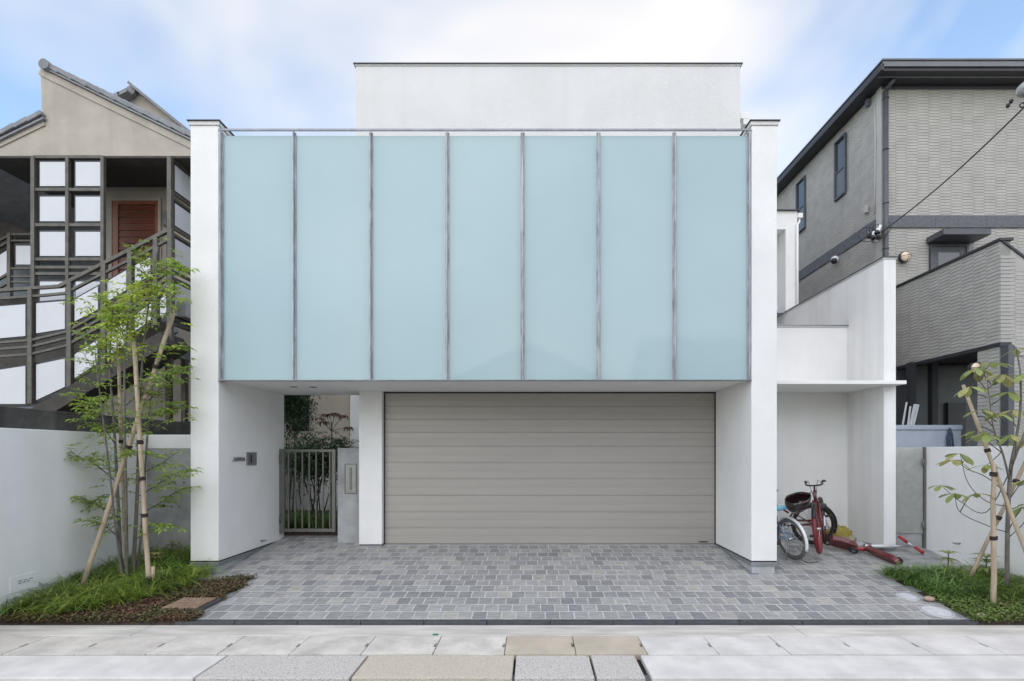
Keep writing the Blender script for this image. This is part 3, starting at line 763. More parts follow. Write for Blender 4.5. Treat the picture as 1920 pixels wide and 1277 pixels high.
BX('screen_beam', 'lsteel', sscr, SX - .05, SX + .02, GY + .005, 9.7, zs(668), zs(641))
for px in (318, 347): BX('screen_post', 'ldark', sscr, PX(px, 8.3), PX(px + 8, 8.3), 8.2, 8.28, 0, zs(669))
# main stair railing in front
RY = 7.7
st = MB().bar(W(0, 545, RY), W(113, 537, RY), .05, .045).build('stair_railing', 'lframe', lh)
rail(st, [(-60, 550), (0, 545)], RY); rail(st, [(113, 537), (320, 430)], RY, .05, .055, 'handrail')
rail(st, [(-60, 564), (60, 556), (124, 550), (320, 448)], RY, .035, .04)
for px, y0, y1 in ((58.5, 541, 757), (131.5, 530, 750), (196, 495, 715), (245, 470, 690), (293, 447, 610), (320, 428, 640)):
    BX('baluster', 'lframe', st, PX(px - 4, RY), PX(px + 4, RY), RY - .03, RY + .03, PZ(y1, RY), PZ(y0, RY))
    BX('gasket_post', 'lgasket', st, PX(px - 9, RY), PX(px - 4, RY), RY + .005, RY + .03, PZ(y1, RY), PZ(y0 + 20, RY))
up = [((-60, 577), (52, 568), (52, 632), (-60, 642)), ((64, 565), (126, 560), (126, 620), (64, 630)),
      ((136, 560), (188, 531), (188, 582), (136, 609)), ((197, 526), (242, 500), (242, 545), (197, 572)),
      ((249, 495), (286, 476), (286, 520), (249, 540))]
lo = [((-60, 700), (52, 683), (52, 760), (-60, 760)), ((64, 680), (126, 667), (126, 728), (64, 757)),
      ((136, 663), (187, 631), (187, 683), (136, 716)), ((197, 622), (240, 598), (240, 648), (197, 676)), ((249, 590), (288, 562), (288, 600), (249, 628)), ((296, 552), (317, 540), (317, 600), (296, 606))]
for q in up + lo: quad_panel(st, q, RY + .01)
for off in (0, 12, 26):
    rail(st, [(-60, 647 + off), (60, 638 + off), (126, 622 + off), (195, 583 + off), (320, 508 + off)], RY, .035, .04)
rail(st, [(-60, 775), (62, 768), (95, 765), (200, 700), (330, 618)], RY + .04, .09, .06, 'stringer', 'lsteel')
rail(st, [(95, 780), (210, 712), (330, 640)], RY + .1, .22, .5, 'flight_soffit', 'ldark')
# rear flight rails on the far left
rf = MB().bar(W(20, 440, 8.9), W(64, 440, 8.9), .04, .035).build('rear_flight_rail', 'lframe', lh)
rail(rf, [(-40, 472), (20, 441)], 8.9, .035, .04); rail(rf, [(-40, 486), (20, 452), (64, 452)], 8.9, .03, .04)
BX('baluster', 'lframe', rf, PX(16, 8.9), PX(22, 8.9), 8.87, 8.93, PZ(560, 8.9), PZ(438, 8.9))
quad_panel(rf, [(26, 456), (64, 456), (64, 501), (26, 501)], 8.88)
quad_panel(rf, [(-40, 500), (17, 464), (17, 512), (-40, 548)], 8.88)
for py in (504, 519, 529): rail(rf, [(20, py), (64, py)], 8.9, .03, .04)
rail(rf, [(-40, 545), (20, 512)], 8.9, .03, .04); rail(rf, [(-40, 562), (20, 528)], 8.9, .03, .04)

# ------------------------------------------------------------------ right neighbour
RHY = 9.0
rcx = PX(1652, RHY)
rz1 = PZ(163, RHY)
rh = thing('grey_house', (8, 10, 0), 'tall grey house with brick pattern siding, dark eaves and slate band', 'house')
BX('wall_core', 'rsidb', rh, rcx, 13, RHY, 17, 0, rz1)
bt, bb = PZ(405, RHY), PZ(428, RHY)
def siding(parent, plane, a0, a1, z0, z1, fixed, cols_w=.2, row=.052, skip=(), zfun=None):
    "relief of small brick faces; plane 'y' looks to -Y at y=fixed, plane 'x' looks to -X at x=fixed"
    b = MB(); n = max(1, int(round((a1 - a0) / cols_w))); cw = (a1 - a0) / n
    for c in range(n):
        off = (c % 2) * row * .5
        r = 0; z = z0 - off
        while z < z1 - .01:
            zz0, zz1 = max(z + .004, z0), min(z + row - .004, z1)
            if zz1 - zz0 > .012:
                x0, x1 = a0 + c * cw + .0004, a0 + (c + 1) * cw - .0004
                cx, cz_ = (x0 + x1) / 2, (zz0 + zz1) / 2
                if zfun and not (zfun(x1)[0] < zz0 and zz1 < zfun(x1)[1]): z += row; continue
                if not any(s[0] - .02 < cx < s[1] + .02 and s[2] < cz_ < s[3] for s in skip):
                    p = .0035 + random.random() * .0012; t_ = .005
                    v = [(x0, zz0, 0), (x1, zz0, 0), (x1, zz1, 0), (x0, zz1, 0), (x0 + .002, zz0 + t_, p), (x1 - .002, zz0 + t_, p), (x1 - .002, zz1 - t_ * .4, p * .8), (x0 + .002, zz1 - t_ * .4, p * .8)]
                    fs = [(4, 5, 6, 7), (0, 1, 5, 4), (1, 2, 6, 5), (2, 3, 7, 6), (3, 0, 4, 7)]
                    if plane == 'y': vv = [(x, fixed - .001 - d_, z_) for x, z_, d_ in v]
                    else:
                        vv = [(fixed - .001 - d_, x, z_) for x, z_, d_ in v]; fs = [f[::-1] for f in fs]
                    b.add(vv, fs)
            z += row
    return tag(b.build('siding_bricks', 'rsid', parent), kind='stuff')
random.seed(8)
w1 = (10.01, 10.31, PZ(360, 10.01), PZ(253, 10.01)); w2 = (11.5, 11.82, PZ(426, 11.5), PZ(333, 11.5))
siding(rh, 'y', rcx + .06, 12.2, bt + .002, rz1, RHY); siding(rh, 'y', rcx + .06, 12.2, 2.6, bb - .002, RHY, skip=((7.05, 7.76, 3, 5.37),))
siding(rh, 'x', RHY + .12, 14.5, bt + .002, rz1, rcx, skip=(w1, w2)); siding(rh, 'x', RHY + .12, 14.5, 3.4, bb - .002, rcx)
BX('corner_trim', 'rtrim', rh, rcx - .016, rcx - .0005, RHY - .012, RHY + .11, 0, rz1)
BX('corner_trim', 'rtrim', rh, rcx - .016, rcx + .055, RHY - .016, RHY - .0125, 0, rz1)
x = rcx + .057
while x < 12.2: BX('band_panel', 'rband', rh, x, min(x + .9, 12.3) - .004, RHY - .03, RHY - .002, bb, bt, .003); x += .9
y = RHY + .112
while y < 14.5: BX('band_panel', 'rband', rh, rcx - .028, rcx - .0175, y, y + .9 - .004, bb, bt, .003); y += .9
# windows on the flank
for (a, b_, z0, z1) in (w1, w2):
    wo = MB(); t_ = .035
    wo.box(rcx - .045, rcx - .001, a - t_, a, z0 - t_, z1 + t_).box(rcx - .045, rcx - .001, b_, b_ + t_, z0 - t_, z1 + t_).box(rcx - .045, rcx - .001, a, b_, z1, z1 + t_).box(rcx - .06, rcx - .001, a, b_, z0 - t_, z0)
    zm = z0 + (z1 - z0) * .46
    wo.box(rcx - .035, rcx - .001, a, b_, zm - .015, zm + .015)
    wi = wo.build('window', 'rgrey', rh, .002)
    BX('pane', 'glass', wi, rcx - .012, rcx - .002, a + .002, b_ - .002, zm + .016, z1 - .001); BX('pane', 'glasslow', wi, rcx - .02, rcx - .002, a + .002, b_ - .002, z0 + .001, zm - .016)
# roof: soffit, fascia, gutters
ex0, ey0 = rcx - .22, 8.62
ez = rz1 + .001
rf_ = BX('eaves', 'rdark', rh, ex0, 13.4, ey0, 17.3, ez, ez + .10)
BX('fascia_board', 'rfascia', rf_, ex0 - .03, 13.4, ey0 - .03, ey0 - .001, ez + .055, ez + .15, .006)
BX('gutter', 'rdark', rf_, ex0 - .06, ex0 - .001, ey0 - .03, 17.3, ez - .01, ez + .11, .01)
BX('roof_edge', 'rfascia', rf_, ex0 - .05, 13.4, ey0 - .05, 17.4, ez + .151, ez + .175)
BX('frieze_board', 'rgrey', rf_, rcx, 13, RHY - .03, RHY - .017, ez - .055, ez - .001); BX('gutter_line', 'rfascia', rf_, ex0, 13.4, ey0 + .12, ey0 + .15, ez - .012, ez - .001)
dp = MB().cyl((rcx + .035, RHY - .07, 2.0), (rcx + .035, RHY - .07, ez - .12), .042, 12)
dp.tube([(rcx + .035, RHY - .07, ez - .12), (rcx + .06, RHY - .15, ez - .06), (rcx + .10, RHY - .2, ez - .001)], .035, 10)
dpo = dp.build('downpipe', 'rgrey', rh)
for py in (190, 285, 385, 470): MB().ring((rcx + .035, RHY - .07, PZ(py, RHY)), (0, 0, 1), .045, .006, 16, 6).build('pipe_clip', 'rdark', dpo)
# door with canopy
BX('door_canopy', 'rgrey', rh, 7.0, 7.82, 8.6, RHY - .02, 5.365, 5.47, .01)
dd = MB().box(7.06, 7.10, RHY - .05, RHY - .002, 3.2, 5.355).box(7.70, 7.74, RHY - .05, RHY - .002, 3.2, 5.355).box(7.101, 7.699, RHY - .05, RHY - .002, 5.31, 5.355).build('balcony_door', 'rgrey', rh)
BX('door_leaf', 'rband', dd, 7.102, 7.698, RHY - .03, RHY - .003, 3.2, 5.308); BX('door_glass', 'glass', dd, 7.2, 7.58, RHY - .036, RHY - .031, 4.2, 5.2)
# balcony / stair enclosure projecting towards the street
BXX, BY = 6.39, 6.9
bz1, bz0 = PZ(452, BY), PZ(642, 6.9)
bal = BX('balcony_enclosure', 'rsidb', rh, BXX, BXX + .14, BY, RHY - .035, bz0, bz1)
siding(bal, 'x', BY + .002, RHY - .04, bz0, bz1 - .01, BXX, row=.052)
BX('enclosure_cap', 'rdark', bal, BXX - .03, BXX + .16, BY - .03, RHY - .04, bz1 + .001, bz1 + .035)
fpts = [(BXX + .001, bz0), (BXX + .001, bz1), (BXX + 1.6, bz1 - 1.2), (BXX + 1.6, bz0 - 1.3)]
MB().prism([(x_, BY - .001, z_) for x_, z_ in [(BXX + .141, bz0), (BXX + .141, bz1 - .1), (BXX + 1.6, bz1 - 1.2), (BXX + 1.6, bz0 - 1.3)]], (0, .14, 0)).build('stair_balustrade', 'rsid', bal)
siding(bal, 'y', BXX + .002, BXX + 1.4, bz0 - 1.2, bz1, BY - .001, zfun=lambda x: (bz0 - (x - BXX - .141) * .89 if x > BXX + .2 else bz0, bz1 - .03 - (x - BXX) * .75))
MB().prism([(x_, BY - .02, z_) for x_, z_ in [(BXX + .0, bz1 + .0), (BXX + .0, bz1 + .036), (BXX + 1.6, bz1 - 1.16), (BXX + 1.6, bz1 - 1.2)]], (0, .18, 0)).build('balustrade_cap', 'rdark', bal)
BX('balcony_floor', 'rdark', rh, BXX + .141, 9, BY + .15, RHY - .03, bz0 + .05, bz0 + .2)
BX('balcony_edge', 'rdark', rh, BXX - .01, BXX + .15, BY - .01, RHY - .05, bz0 - .05, bz0 - .001)
pr = BX('carport_pier', 'rsidb', rh, BXX + .01, BXX + .5, BY + .02, BY + .36, 0, bz0 - .051)
siding(pr, 'x', BY + .02, BY + .36, 1.5, bz0 - .06, BXX + .01, cols_w=.17)
BX('carport_post', 'rgrey', rh, BXX + .02, BXX + .10, BY - .10, BY + .01, 0, bz0 - .051); BX('carport_side', 'rsidb', rh, BXX + .501, BXX + 1.5, BY + .03, BY + .2, 0, 2.9)
siding(pr, 'y', BXX + .13, BXX + .5, 1.5, bz0 - .06, BY + .02); siding(rh, 'y', BXX + .5, BXX + 1.4, 1.5, 2.9, BY + .03)
for (px, dd_) in ((1707, 8.4), (1748, 8.5)): BX('carport_post', 'rdark', rh, PX(px, dd_), PX(px, dd_) + .1, dd_, dd_ + .1, 0, bz0 - .001)
BX('carport_shade_wall', 'rgrey', rh, rcx + .02, 9, RHY - .14, RHY - .1, 0, bz0 - .01); BX('carport_door', 'rdark', rh, PX(1778, 8.8), PX(1811, 8.8), 8.8, 8.858, .4, PZ(755, 8.8))  # siding behind the carport, its shade put into a dark wall colour
# bulkhead lamps, camera, meter cable
def bulkhead(px, py, d, r, parent):
    c = W(px, py, d); o = MB().cyl((c.x, d, c.z), (c.x, d + .05, c.z), r + .012, 24).build('bulkhead_lamp', 'black', parent)
    MB().ball((c.x, d, c.z), r, 18, 10, (1, .6, 1)).build('globe', 'lamp', o)
    b = MB(); b.ring((c.x, d, c.z), (1, 0, 0), r * .99, .005, 24, 5, 0, 2 * math.pi); b.ring((c.x, d - .01, c.z), (0, 0, 1), r * .97, .005, 24, 5); b.build('wire_cage', 'rgrey', o)
bulkhead(1698, 481, RHY - .10, .085, rh)
bulkhead(1831, 690, 7.2, .075, rh)
cc = W(1571, 487, F * rcx / 571 - .0); cc.x = rcx - .07
cm = MB().ball((cc.x + .01, cc.y, cc.z), .075, 16, 10).build('dome_camera', 'whitep', rh); MB().ball((cc.x - .02, cc.y - .02, cc.z - .03), .062, 14, 8).build('lens_dome', 'black', cm)
vt = MB().box(rcx - .08, rcx - .02, 9.25, 9.33, PZ(200, 9.3), PZ(188, 9.3)).build('wall_vent', 'rfascia', rh)
cb = MB().tube([(rcx - .03, 9.12, PZ(200, 9.12)), (rcx - .035, 9.10, PZ(260, 9.1)), (rcx - .03, 9.12, PZ(340, 9.12)), (rcx - .035, 9.12, PZ(400, 9.12))], .012, 6).build('conduit', 'rtrim', rh)
BX('service_box', 'rtrim', rh, rcx - .07, rcx - .019, 9.3, 9.38, PZ(398, 9.3), PZ(384, 9.3), .01)
random.seed(21)
sv = thing('service_bracket', W(1640, 440, 8.95), 'tangle of black wires and insulators at the grey house corner', 'wire bracket')
c0 = W(1638, 440, 8.90)
for i in range(5):
    p = c0 + Vector((rnd(-.12, .12), rnd(-.06, .06), rnd(-.14, .08))); MB().cyl(p, p + Vector((0, -.03, -.05)), .035, 12).build('insulator', 'black', sv)
for i in range(3):
    p = c0 + Vector((rnd(-.08, .1), rnd(-.04, .04), rnd(-.08, .08))); MB().cyl(p, p + Vector((.01, -.02, .11)), .03, 12).build('insulator', 'whitep', sv)
for i in range(7):
    a = Vector((rnd(-1, 1), rnd(-.3, .3), rnd(-1, 1))); p = c0 + Vector((rnd(-.1, .15), rnd(-.03, .03), rnd(-.02, .12)))
    MB().ring(p, (rnd(-.4, .4), 1, rnd(-.4, .4)), rnd(.06, .15), .006, 26, 5, 0, rnd(3.5, 6.2)).build('wire_loop', 'rdark', sv)
MB().bar(c0 + Vector((-.02, .12, .1)), c0 + Vector((-.02, -.02, -.15)), .03, .03).build('bracket_arm', 'steel', sv)
cab = MB(); a, b_ = W(1652, 436, 8.9), W(2010, 112, 5.2)
pts = [a.lerp(b_, t / 16) - Vector((0, 0, .10 * math.sin(math.pi * t / 16))) for t in range(17)]
tag(cab.tube(pts, .010, 6).build('service_cable', 'rdark', loc=a), 'black overhead cable running up to the right from the grey house', 'cable')
cl = thing('cable_clamp', W(1890, 197, 6.0), 'small black clamp hanging on the overhead cable', 'clamp')
for (px, py) in ((1896, 190), (1890, 198)): MB().ball(W(px, py, 6.05), .022, 10, 6, (1, 1, 1.3)).build('clamp_body', 'black', cl)
pi = thing('insulator_cap', W(1925, 170, 5.9), 'pale insulator cap at the end of the overhead cable', 'insulator')
MB().ball(W(1930, 165, 5.9), .12, 16, 10, (1, 1, .7)).build('cap_shell', 'mbox', pi); MB().ring(W(1917, 197, 5.9), (.3, 1, 0), .025, .008, 16, 6).build('wire_loop', 'black', pi)
# storage locker and pipes
so = thing('storage_locker', (6.2, 7.9, 0), 'pale blue grey metal storage locker behind the side gate', 'locker')
lx0, lx1 = PX(1650, 7.7), PX(1803, 7.7)
BX('locker_body', 'storage', so, lx0, lx1 - .22, 7.7, 8.3, .3, PZ(806, 7.7), .008); BX('locker_lid', 'storage', so, lx0 - .01, lx1, 7.68, 8.32, PZ(806, 7.7) + .001, PZ(797, 7.7), .006)
BX('locker_body', 'storage', so, lx1 - .218, lx1 - .005, 7.7, 8.3, .3, PZ(806, 7.7), .008)
hs = MB().tube([W(1781, 803, 7.66), W(1776, 820, 7.65), W(1777, 845, 7.65)], .014, 6); hs.tube([W(1781, 803, 7.66), W(1785, 815, 7.65), W(1788, 845, 7.65)], .014, 6); hs.tube([W(1781, 803, 7.66), W(1781, 830, 7.65), W(1783, 850, 7.65)], .012, 6)
tag(hs.build('blue_strap', mat('navy_strap', (.03, .05, .10), .6), loc=W(1781, 845, 7.65)), 'dark blue strap hanging over the storage locker', 'strap')
for i, (a, b_, t_) in enumerate((((1692, 800), (1700, 754), .012), ((1702, 800), (1707, 762), .012), ((1706, 801), (1716, 758), .02), ((1711, 801), (1721, 759), .02))):
    lab = ['thin white pipe standing leftmost behind the storage locker', 'short thin white pipe, second from left behind the locker', 'flat white board leaning third behind the locker', 'flat white board leaning rightmost behind the locker'][i]
    A, B_ = W(*a, 8.35), W(*b_, 8.38); A = A - (B_ - A)
    tag(MB().bar(A, B_, t_ * 1.8, t_ * 1.2).build('white_board' if t_ > .015 else 'white_pipe', 'whitep', loc=A), lab, 'board' if t_ > .015 else 'pipe', 'white boards and pipes behind the locker')
# ------------------------------------------------------------------ trees and plants
UP = Vector((0, 0, 1))
def spline(pts, n=6):
    "Catmull-Rom through pts"
    P_ = [Vector(p) for p in pts]; P_ = [P_[0] * 2 - P_[1]] + P_ + [P_[-1] * 2 - P_[-2]]
    o = []
    for i in range(1, len(P_) - 2):
        for t in range(n):
            u = t / n; a, b, c, d = P_[i - 1], P_[i], P_[i + 1], P_[i + 2]
            o.append(.5 * ((2 * b) + (c - a) * u + (2 * a - 5 * b + 4 * c - d) * u * u + (3 * b - a - 3 * c + d) * u ** 3))
    o.append(P_[-2]); return o
def taper(mb, pts, r0, r1, n=7, k=6):
    q = spline(pts, k); m_ = len(q) - 1
    mb.tube(q, [r0 + (r1 - r0) * i / m_ for i in range(m_ + 1)], n); return q
def rdir(flat=.5):
    a = rnd(0, 2 * math.pi); return Vector((math.cos(a), math.sin(a), rnd(-flat, flat))).normalized()
def spray(leaves, twigs, p, d, ln, npair, lw, ll):
    "a compound leaf: thin stalk with pairs of leaflets"
    d = d.normalized(); sd = d.cross(UP)
    if sd.length < .05: sd = Vector((1, 0, 0))
    sd.normalize(); pts = []
    for i in range(4):
        t = i / 3; pts.append(p + d * ln * t - UP * ln * .25 * t * t)
    twigs.tube(pts, [.0022, .0018, .0013, .001], 3, False)
    for i in range(npair):
        t = .2 + .8 * i / max(1, npair - 1); q = p + d * ln * t - UP * ln * .25 * t * t
        for sgn in (-1, 1):
            dd = (d * .55 + sd * sgn * .85 + UP * rnd(-.35, .1)).normalized()
            leaves.leaf(q, dd, UP + rdir(.3) * .35, ll * rnd(.75, 1.15), lw * rnd(.8, 1.2), droop=rnd(.05, .3))
    leaves.leaf(pts[-1], (d - UP * .4), UP, ll * 1.1, lw, droop=.2)

# --- left: multi-stemmed young ash with three stakes
random.seed(42)
TD = 5.75
lt = thing('ash_tree', (PX(238, TD), TD, gz(TD)), 'slender multi-stemmed tree with small bright green leaves in the left bed', 'tree')
trunk = MB(); twig = MB(); lv = MB(); lvb = MB()
def T(px, py, dd=0.0): return W(px, py, TD + dd)
stems = [[(228, 1100, 0), (222, 960, .02), (214, 800, .05), (206, 680, .04), (213, 560, 0)],
         [(238, 1102, -.03), (236, 930, -.05), (233, 760, -.05), (236, 640, -.08), (250, 535, -.1)],
         [(248, 1098, .05), (257, 930, .08), (262, 760, .1), (272, 620, .12), (296, 462, .15)],
         [(256, 1092, .1), (268, 960, .16), (276, 820, .22), (290, 700, .25), (318, 600, .25)],
         [(232, 1098, -.06), (218, 1000, -.1), (205, 880, -.16), (190, 760, -.2), (178, 660, -.22)]]
for i, s_ in enumerate(stems): taper(trunk, [T(*p) for p in s_], (.021, .019, .022, .014, .013)[i], .005)
branches = [[(222, 970), (165, 938), (125, 925), (86, 930)], [(220, 905), (175, 868), (145, 855), (112, 825)], [(214, 830), (180, 780), (160, 755), (140, 738)],
 [(224, 1010), (195, 985), (170, 978)], [(215, 800), (180, 800), (155, 785)], [(262, 930), (300, 905), (325, 890), (350, 880)], [(262, 965), (305, 940), (325, 925), (348, 915)],
 [(262, 890), (300, 870), (330, 850)], [(258, 1010), (285, 985), (325, 985)], [(268, 760), (300, 730), (322, 705), (338, 692)], [(262, 800), (290, 775), (320, 770), (340, 760)],
 [(212, 700), (185, 650), (160, 625)], [(206, 690), (175, 690), (150, 650)], [(236, 640), (215, 590), (190, 565)], [(272, 620), (300, 570), (330, 545)], [(285, 520), (315, 500), (342, 505)],
 [(285, 530), (265, 500), (255, 475)], [(236, 760), (260, 740), (285, 735)], [(222, 860), (250, 845), (275, 850)], [(218, 930), (190, 930), (160, 965)], [(290, 690), (315, 660), (335, 650)]]
for br in branches:
    dd = rnd(-.28, .28); n = len(br)
    q = taper(twig, [T(p[0], p[1], dd * i / (n - 1)) for i, p in enumerate(br)], .006, .002, 5, 5)
    for i, p in enumerate(q[2:]):
        for _ in range(2 if i % 2 else 1):
            d = rdir(.35); ax = (q[-1] - q[0]).normalized()
            spray(lv, twig, p, d + ax * .8, rnd(.08, .15), random.choice((2, 3, 3)), .027, .078)
blobs = [((232, 590), 62, 52, .26, 150, 1), ((215, 640), 50, 40, .22, 55, 1), ((298, 500), 34, 40, .16, 55, 0), ((275, 540), 40, 32, .2, 45, 1), ((185, 760), 50, 26, .24, 58, 0), ((215, 800), 60, 26, .24, 46, 0),
         ((285, 775), 46, 30, .22, 46, 0), ((255, 700), 70, 35, .25, 50, 0), ((178, 860), 46, 24, .2, 30, 0), ((320, 700), 26, 24, .2, 20, 0), ((170, 690), 30, 40, .18, 22, 0), ((320, 560), 26, 40, .2, 26, 0), ((230, 880), 50, 40, .2, 26, 0), ((125, 935), 36, 14, .15, 14, 0), ((215, 985), 40, 30, .2, 14, 0), ((330, 900), 34, 26, .2, 16, 0)]
for (c, rx, ry, rd, n, br) in blobs:
    for _ in range(int(n * (1.0 if br else .55))):
        v = Vector((random.gauss(0, .5), random.gauss(0, .5), random.gauss(0, .5)))
        p = T(c[0] + v.x * rx, c[1] + v.z * ry, v.y * rd)
        spray(lvb if br and random.random() < .75 else lv, twig, p, rdir(.3) + UP * .05, rnd(.07, .14), random.choice((2, 3, 3)), .024, .070)
trunk.build('trunk', 'bark', lt); cro = lv.build('crown', 'leaf', lt); lvb.build('lit_leaves', 'leaflit', cro); tag(twig.build('twigs', 'barkd', lt), kind='stuff')
def stake(a, b, r, label, ties=(), d0=TD, d1=TD, grp='wooden stakes of the left tree', wid=None):
    A, B = W(*a, d0), W(*b, d1); A.z -= .06
    o = thing('wooden_stake', A, label, 'stake', grp)
    q = [A.lerp(B, t / 8) + Vector((rnd(-.004, .004), rnd(-.004, .004), 0)) for t in range(9)]
    MB().tube(q, [r * (1 - .18 * t / 8) for t in range(9)], 10).build('pole', 'pole', o)
    ax = (B - A).normalized()
    for t in ties:
        p = A.lerp(B, t); bb_ = MB()
        for j in range(4): bb_.ring(p + ax * (j - 1.5) * .010, ax + rdir(.3) * .12, r * 1.12, .006, 14, 5)
        bb_.build('rope_tie', 'rope', o)
    return o
stake((145, 1118), (329, 575), .026, 'long peeled stake leaning right across the left tree', (.03, .5, .78), 5.45, 6.0)
stake((281, 1118), (251, 640), .025, 'upright peeled stake in front of the left tree stems', (.08, .32, .46, .6), 5.5, 5.78)
stake((237, 1085), (221, 640), .020, 'thin stake rising behind the left tree stems', (.6,), 6.1, 5.8)
stake((150, 1128), (147, 1095), .026, 'short stub stake at the foot of the long leaning stake', (), 5.43, 5.46)
stake((287, 1118), (287, 1062), .021, 'short stub stake beside the upright left stake', (), 5.55, 5.55)

# --- right: young large-leaved tree with stakes
random.seed(77)
TD2 = 5.35
rt = thing('magnolia_tree', (PX(1887, TD2), TD2, gz(TD2)), 'sparse young tree with large pale green leaves in the right bed', 'tree')
trunk = MB(); twig = MB(); big = MB(); bigy = MB()
def T2(px, py, dd=0.0): return W(px, py, TD2 + dd)
taper(trunk, [T2(1888, 1098), T2(1889, 1000), T2(1892, 920), T2(1896, 870)], .021, .017)
taper(trunk, [T2(1896, 870), T2(1912, 780), T2(1913, 700), T2(1905, 650, .1)], .015, .004); taper(trunk, [T2(1893, 900), T2(1880, 850, -.05), T2(1862, 800, -.1), T2(1850, 700, -.15)], .012, .003)
taper(trunk, [T2(1895, 880), T2(1925, 800, .1), T2(1950, 720, .2)], .012, .004)
def whorl(p, n, ln, yel=False, drop=.35):
    a0 = rnd(0, 6.3)
    for i in range(n):
        a = a0 + i * 2 * math.pi / n + rnd(-.3, .3)
        d = Vector((math.cos(a), math.sin(a), rnd(-.45, .15) - drop * .4)).normalized()
        l_ = ln * rnd(.75, 1.15); wdt = l_ * .45
        sd = d.cross(UP).normalized(); nn = sd.cross(d)
        # broad obovate leaf, folded on the midrib, tip drooping
        T_ = (0, .22, .45, .68, .88, 1.0); Wd = (.02, .22, .42, .5, .34, .02); n_ = len(T_); vs = []
        for t_, w in zip(T_, Wd):
            m_ = p + d * l_ * t_ - nn * l_ * .26 * t_ * t_
            vs += [m_ - sd * wdt * w + nn * wdt * .16 * w, m_, m_ + sd * wdt * w + nn * wdt * .16 * w]
        fs = []
        for q_ in range(n_ - 1):
            a_ = q_ * 3; fs += [(a_, a_ + 1, a_ + 4, a_ + 3), (a_ + 1, a_ + 2, a_ + 5, a_ + 4)]
        (bigy if yel and random.random() < .4 else big).add(vs, fs, True)
twl = [([(1896, 880), (1850, 960), (1800, 940), (1765, 910)], 3), ([(1893, 1000), (1850, 985), (1800, 960), (1790, 925)], 3), ([(1893, 930), (1850, 895), (1815, 880), (1790, 862)], 4), ([(1890, 950), (1850, 940), (1815, 905), (1800, 850)], 3),
       ([(1862, 800), (1840, 780), (1815, 790), (1800, 775)], 0), ([(1855, 740), (1835, 710), (1832, 690)], 6), ([(1850, 730), (1870, 715), (1880, 702)], 6), ([(1858, 720), (1845, 700), (1858, 680)], 5), ([(1862, 810), (1840, 800), (1830, 808)], 5),
       ([(1880, 850), (1855, 830), (1848, 815)], 5), ([(1905, 800), (1895, 780), (1900, 768)], 6), ([(1912, 720), (1918, 705), (1925, 700)], 5), ([(1893, 900), (1905, 840), (1895, 815)], 4), ([(1889, 1010), (1920, 980), (1930, 945)], 4), ([(1890, 940), (1915, 905), (1925, 900)], 3), ([(1800, 960), (1815, 935), (1830, 925)], 2),
       ([(1850, 745), (1825, 735), (1818, 725)], 4), ([(1858, 760), (1880, 745), (1890, 735)], 5), ([(1868, 790), (1845, 775), (1842, 768)], 4), ([(1900, 850), (1918, 830), (1925, 822)], 4), ([(1893, 990), (1910, 960), (1918, 950)], 3), ([(1880, 845), (1865, 860), (1850, 872)], 3), ([(1913, 700), (1908, 670), (1905, 655)], 3), ([(1870, 830), (1885, 800), (1870, 775)], 3)]
for pts, n in twl:
    dd = rnd(-.2, .2); k = len(pts)
    q = taper(twig, [T2(p[0], p[1], dd * i / (k - 1)) for i, p in enumerate(pts)], .0055, .0025, 5, 5)
    if n: whorl(q[-1], n + 1, .175, True)
trunk.build('trunk', 'bark', rt); cr_ = big.build('crown', 'leafpale', rt); bigy.build('yellowing_leaves', 'leafyel', cr_); tag(twig.build('twigs', 'barkd', rt), kind='stuff')
g2 = 'wooden stakes of the right tree'
stake((1863, 1138), (1863, 870), .026, 'upright peeled stake in front of the right tree', (.04, .5, .93), 5.15, 5.2, g2)
stake((1818, 1075), (1925, 860), .022, 'stake leaning right behind the upright right stake', (.52, .82), 5.75, 5.45, g2)
stake((1960, 1120), (1805, 722), .021, 'long stake leaning left across the right tree', (.6, .68), 5.0, 5.5, g2)

# --- planting
def blade(mb, p, d, ln, w, bend):
    side = Vector((-d.y, d.x, 0)).normalized() * w; vs = []; n = 4
    for i in range(n):
        t = i / n; q = p + d * (ln * bend * t * t + ln * .12 * t) + UP * (ln * (t - bend * .85 * t * t)); ww = side * (1 - t * .75) * .5
        vs += [q - ww, q + ww]
    q = p + d * (ln * bend + ln * .12) + UP * (ln * (1 - bend * .85)); vs.append(q)
    fs = [(2 * i, 2 * i + 1, 2 * i + 3, 2 * i + 2) for i in range(n - 1)] + [(2 * n - 2, 2 * n - 1, 2 * n)]
    mb.add(vs, fs, True)
def tuft(mb, x, y, n, ln, z=None):
    z = gz(y) - .005 if z is None else z
    for _ in range(n):
        a = rnd(0, 6.283); d = Vector((math.cos(a), math.sin(a), 0))
        blade(mb, Vector((x + rnd(-.03, .03), y + rnd(-.03, .03), z)), d, ln * rnd(.6, 1.2), rnd(.010, .017), rnd(.5, 1.02))
random.seed(9)
ga, gb = MB(), MB()
def lgrass(x, y):
    # strappy turf fills the bed except for a bare strip at the front right
    pts = [(-5.3, 4.84), (-4.6, 4.88), (-4.23, 5.05), (-3.98, 5.32), (-3.85, 5.62), (-3.8, 5.9)]
    if x > -3.88: return False
    for (xa, ya), (xb, yb) in zip(pts[:-1], pts[1:]):
        if xa <= x <= xb: return y > ya + (yb - ya) * (x - xa) / (xb - xa)
    return False
k = 0
while k < 400:
    x, y = rnd(-5.17, -3.86), rnd(4.86, 6.72)
    if not lgrass(x, y) or (y > 6.05 and x > -4.17): continue
    tuft(ga if random.random() < (.75 if y < 5.9 and x > -4.95 else .35) else gb, x, y, 17, rnd(.24, .42)); k += 1
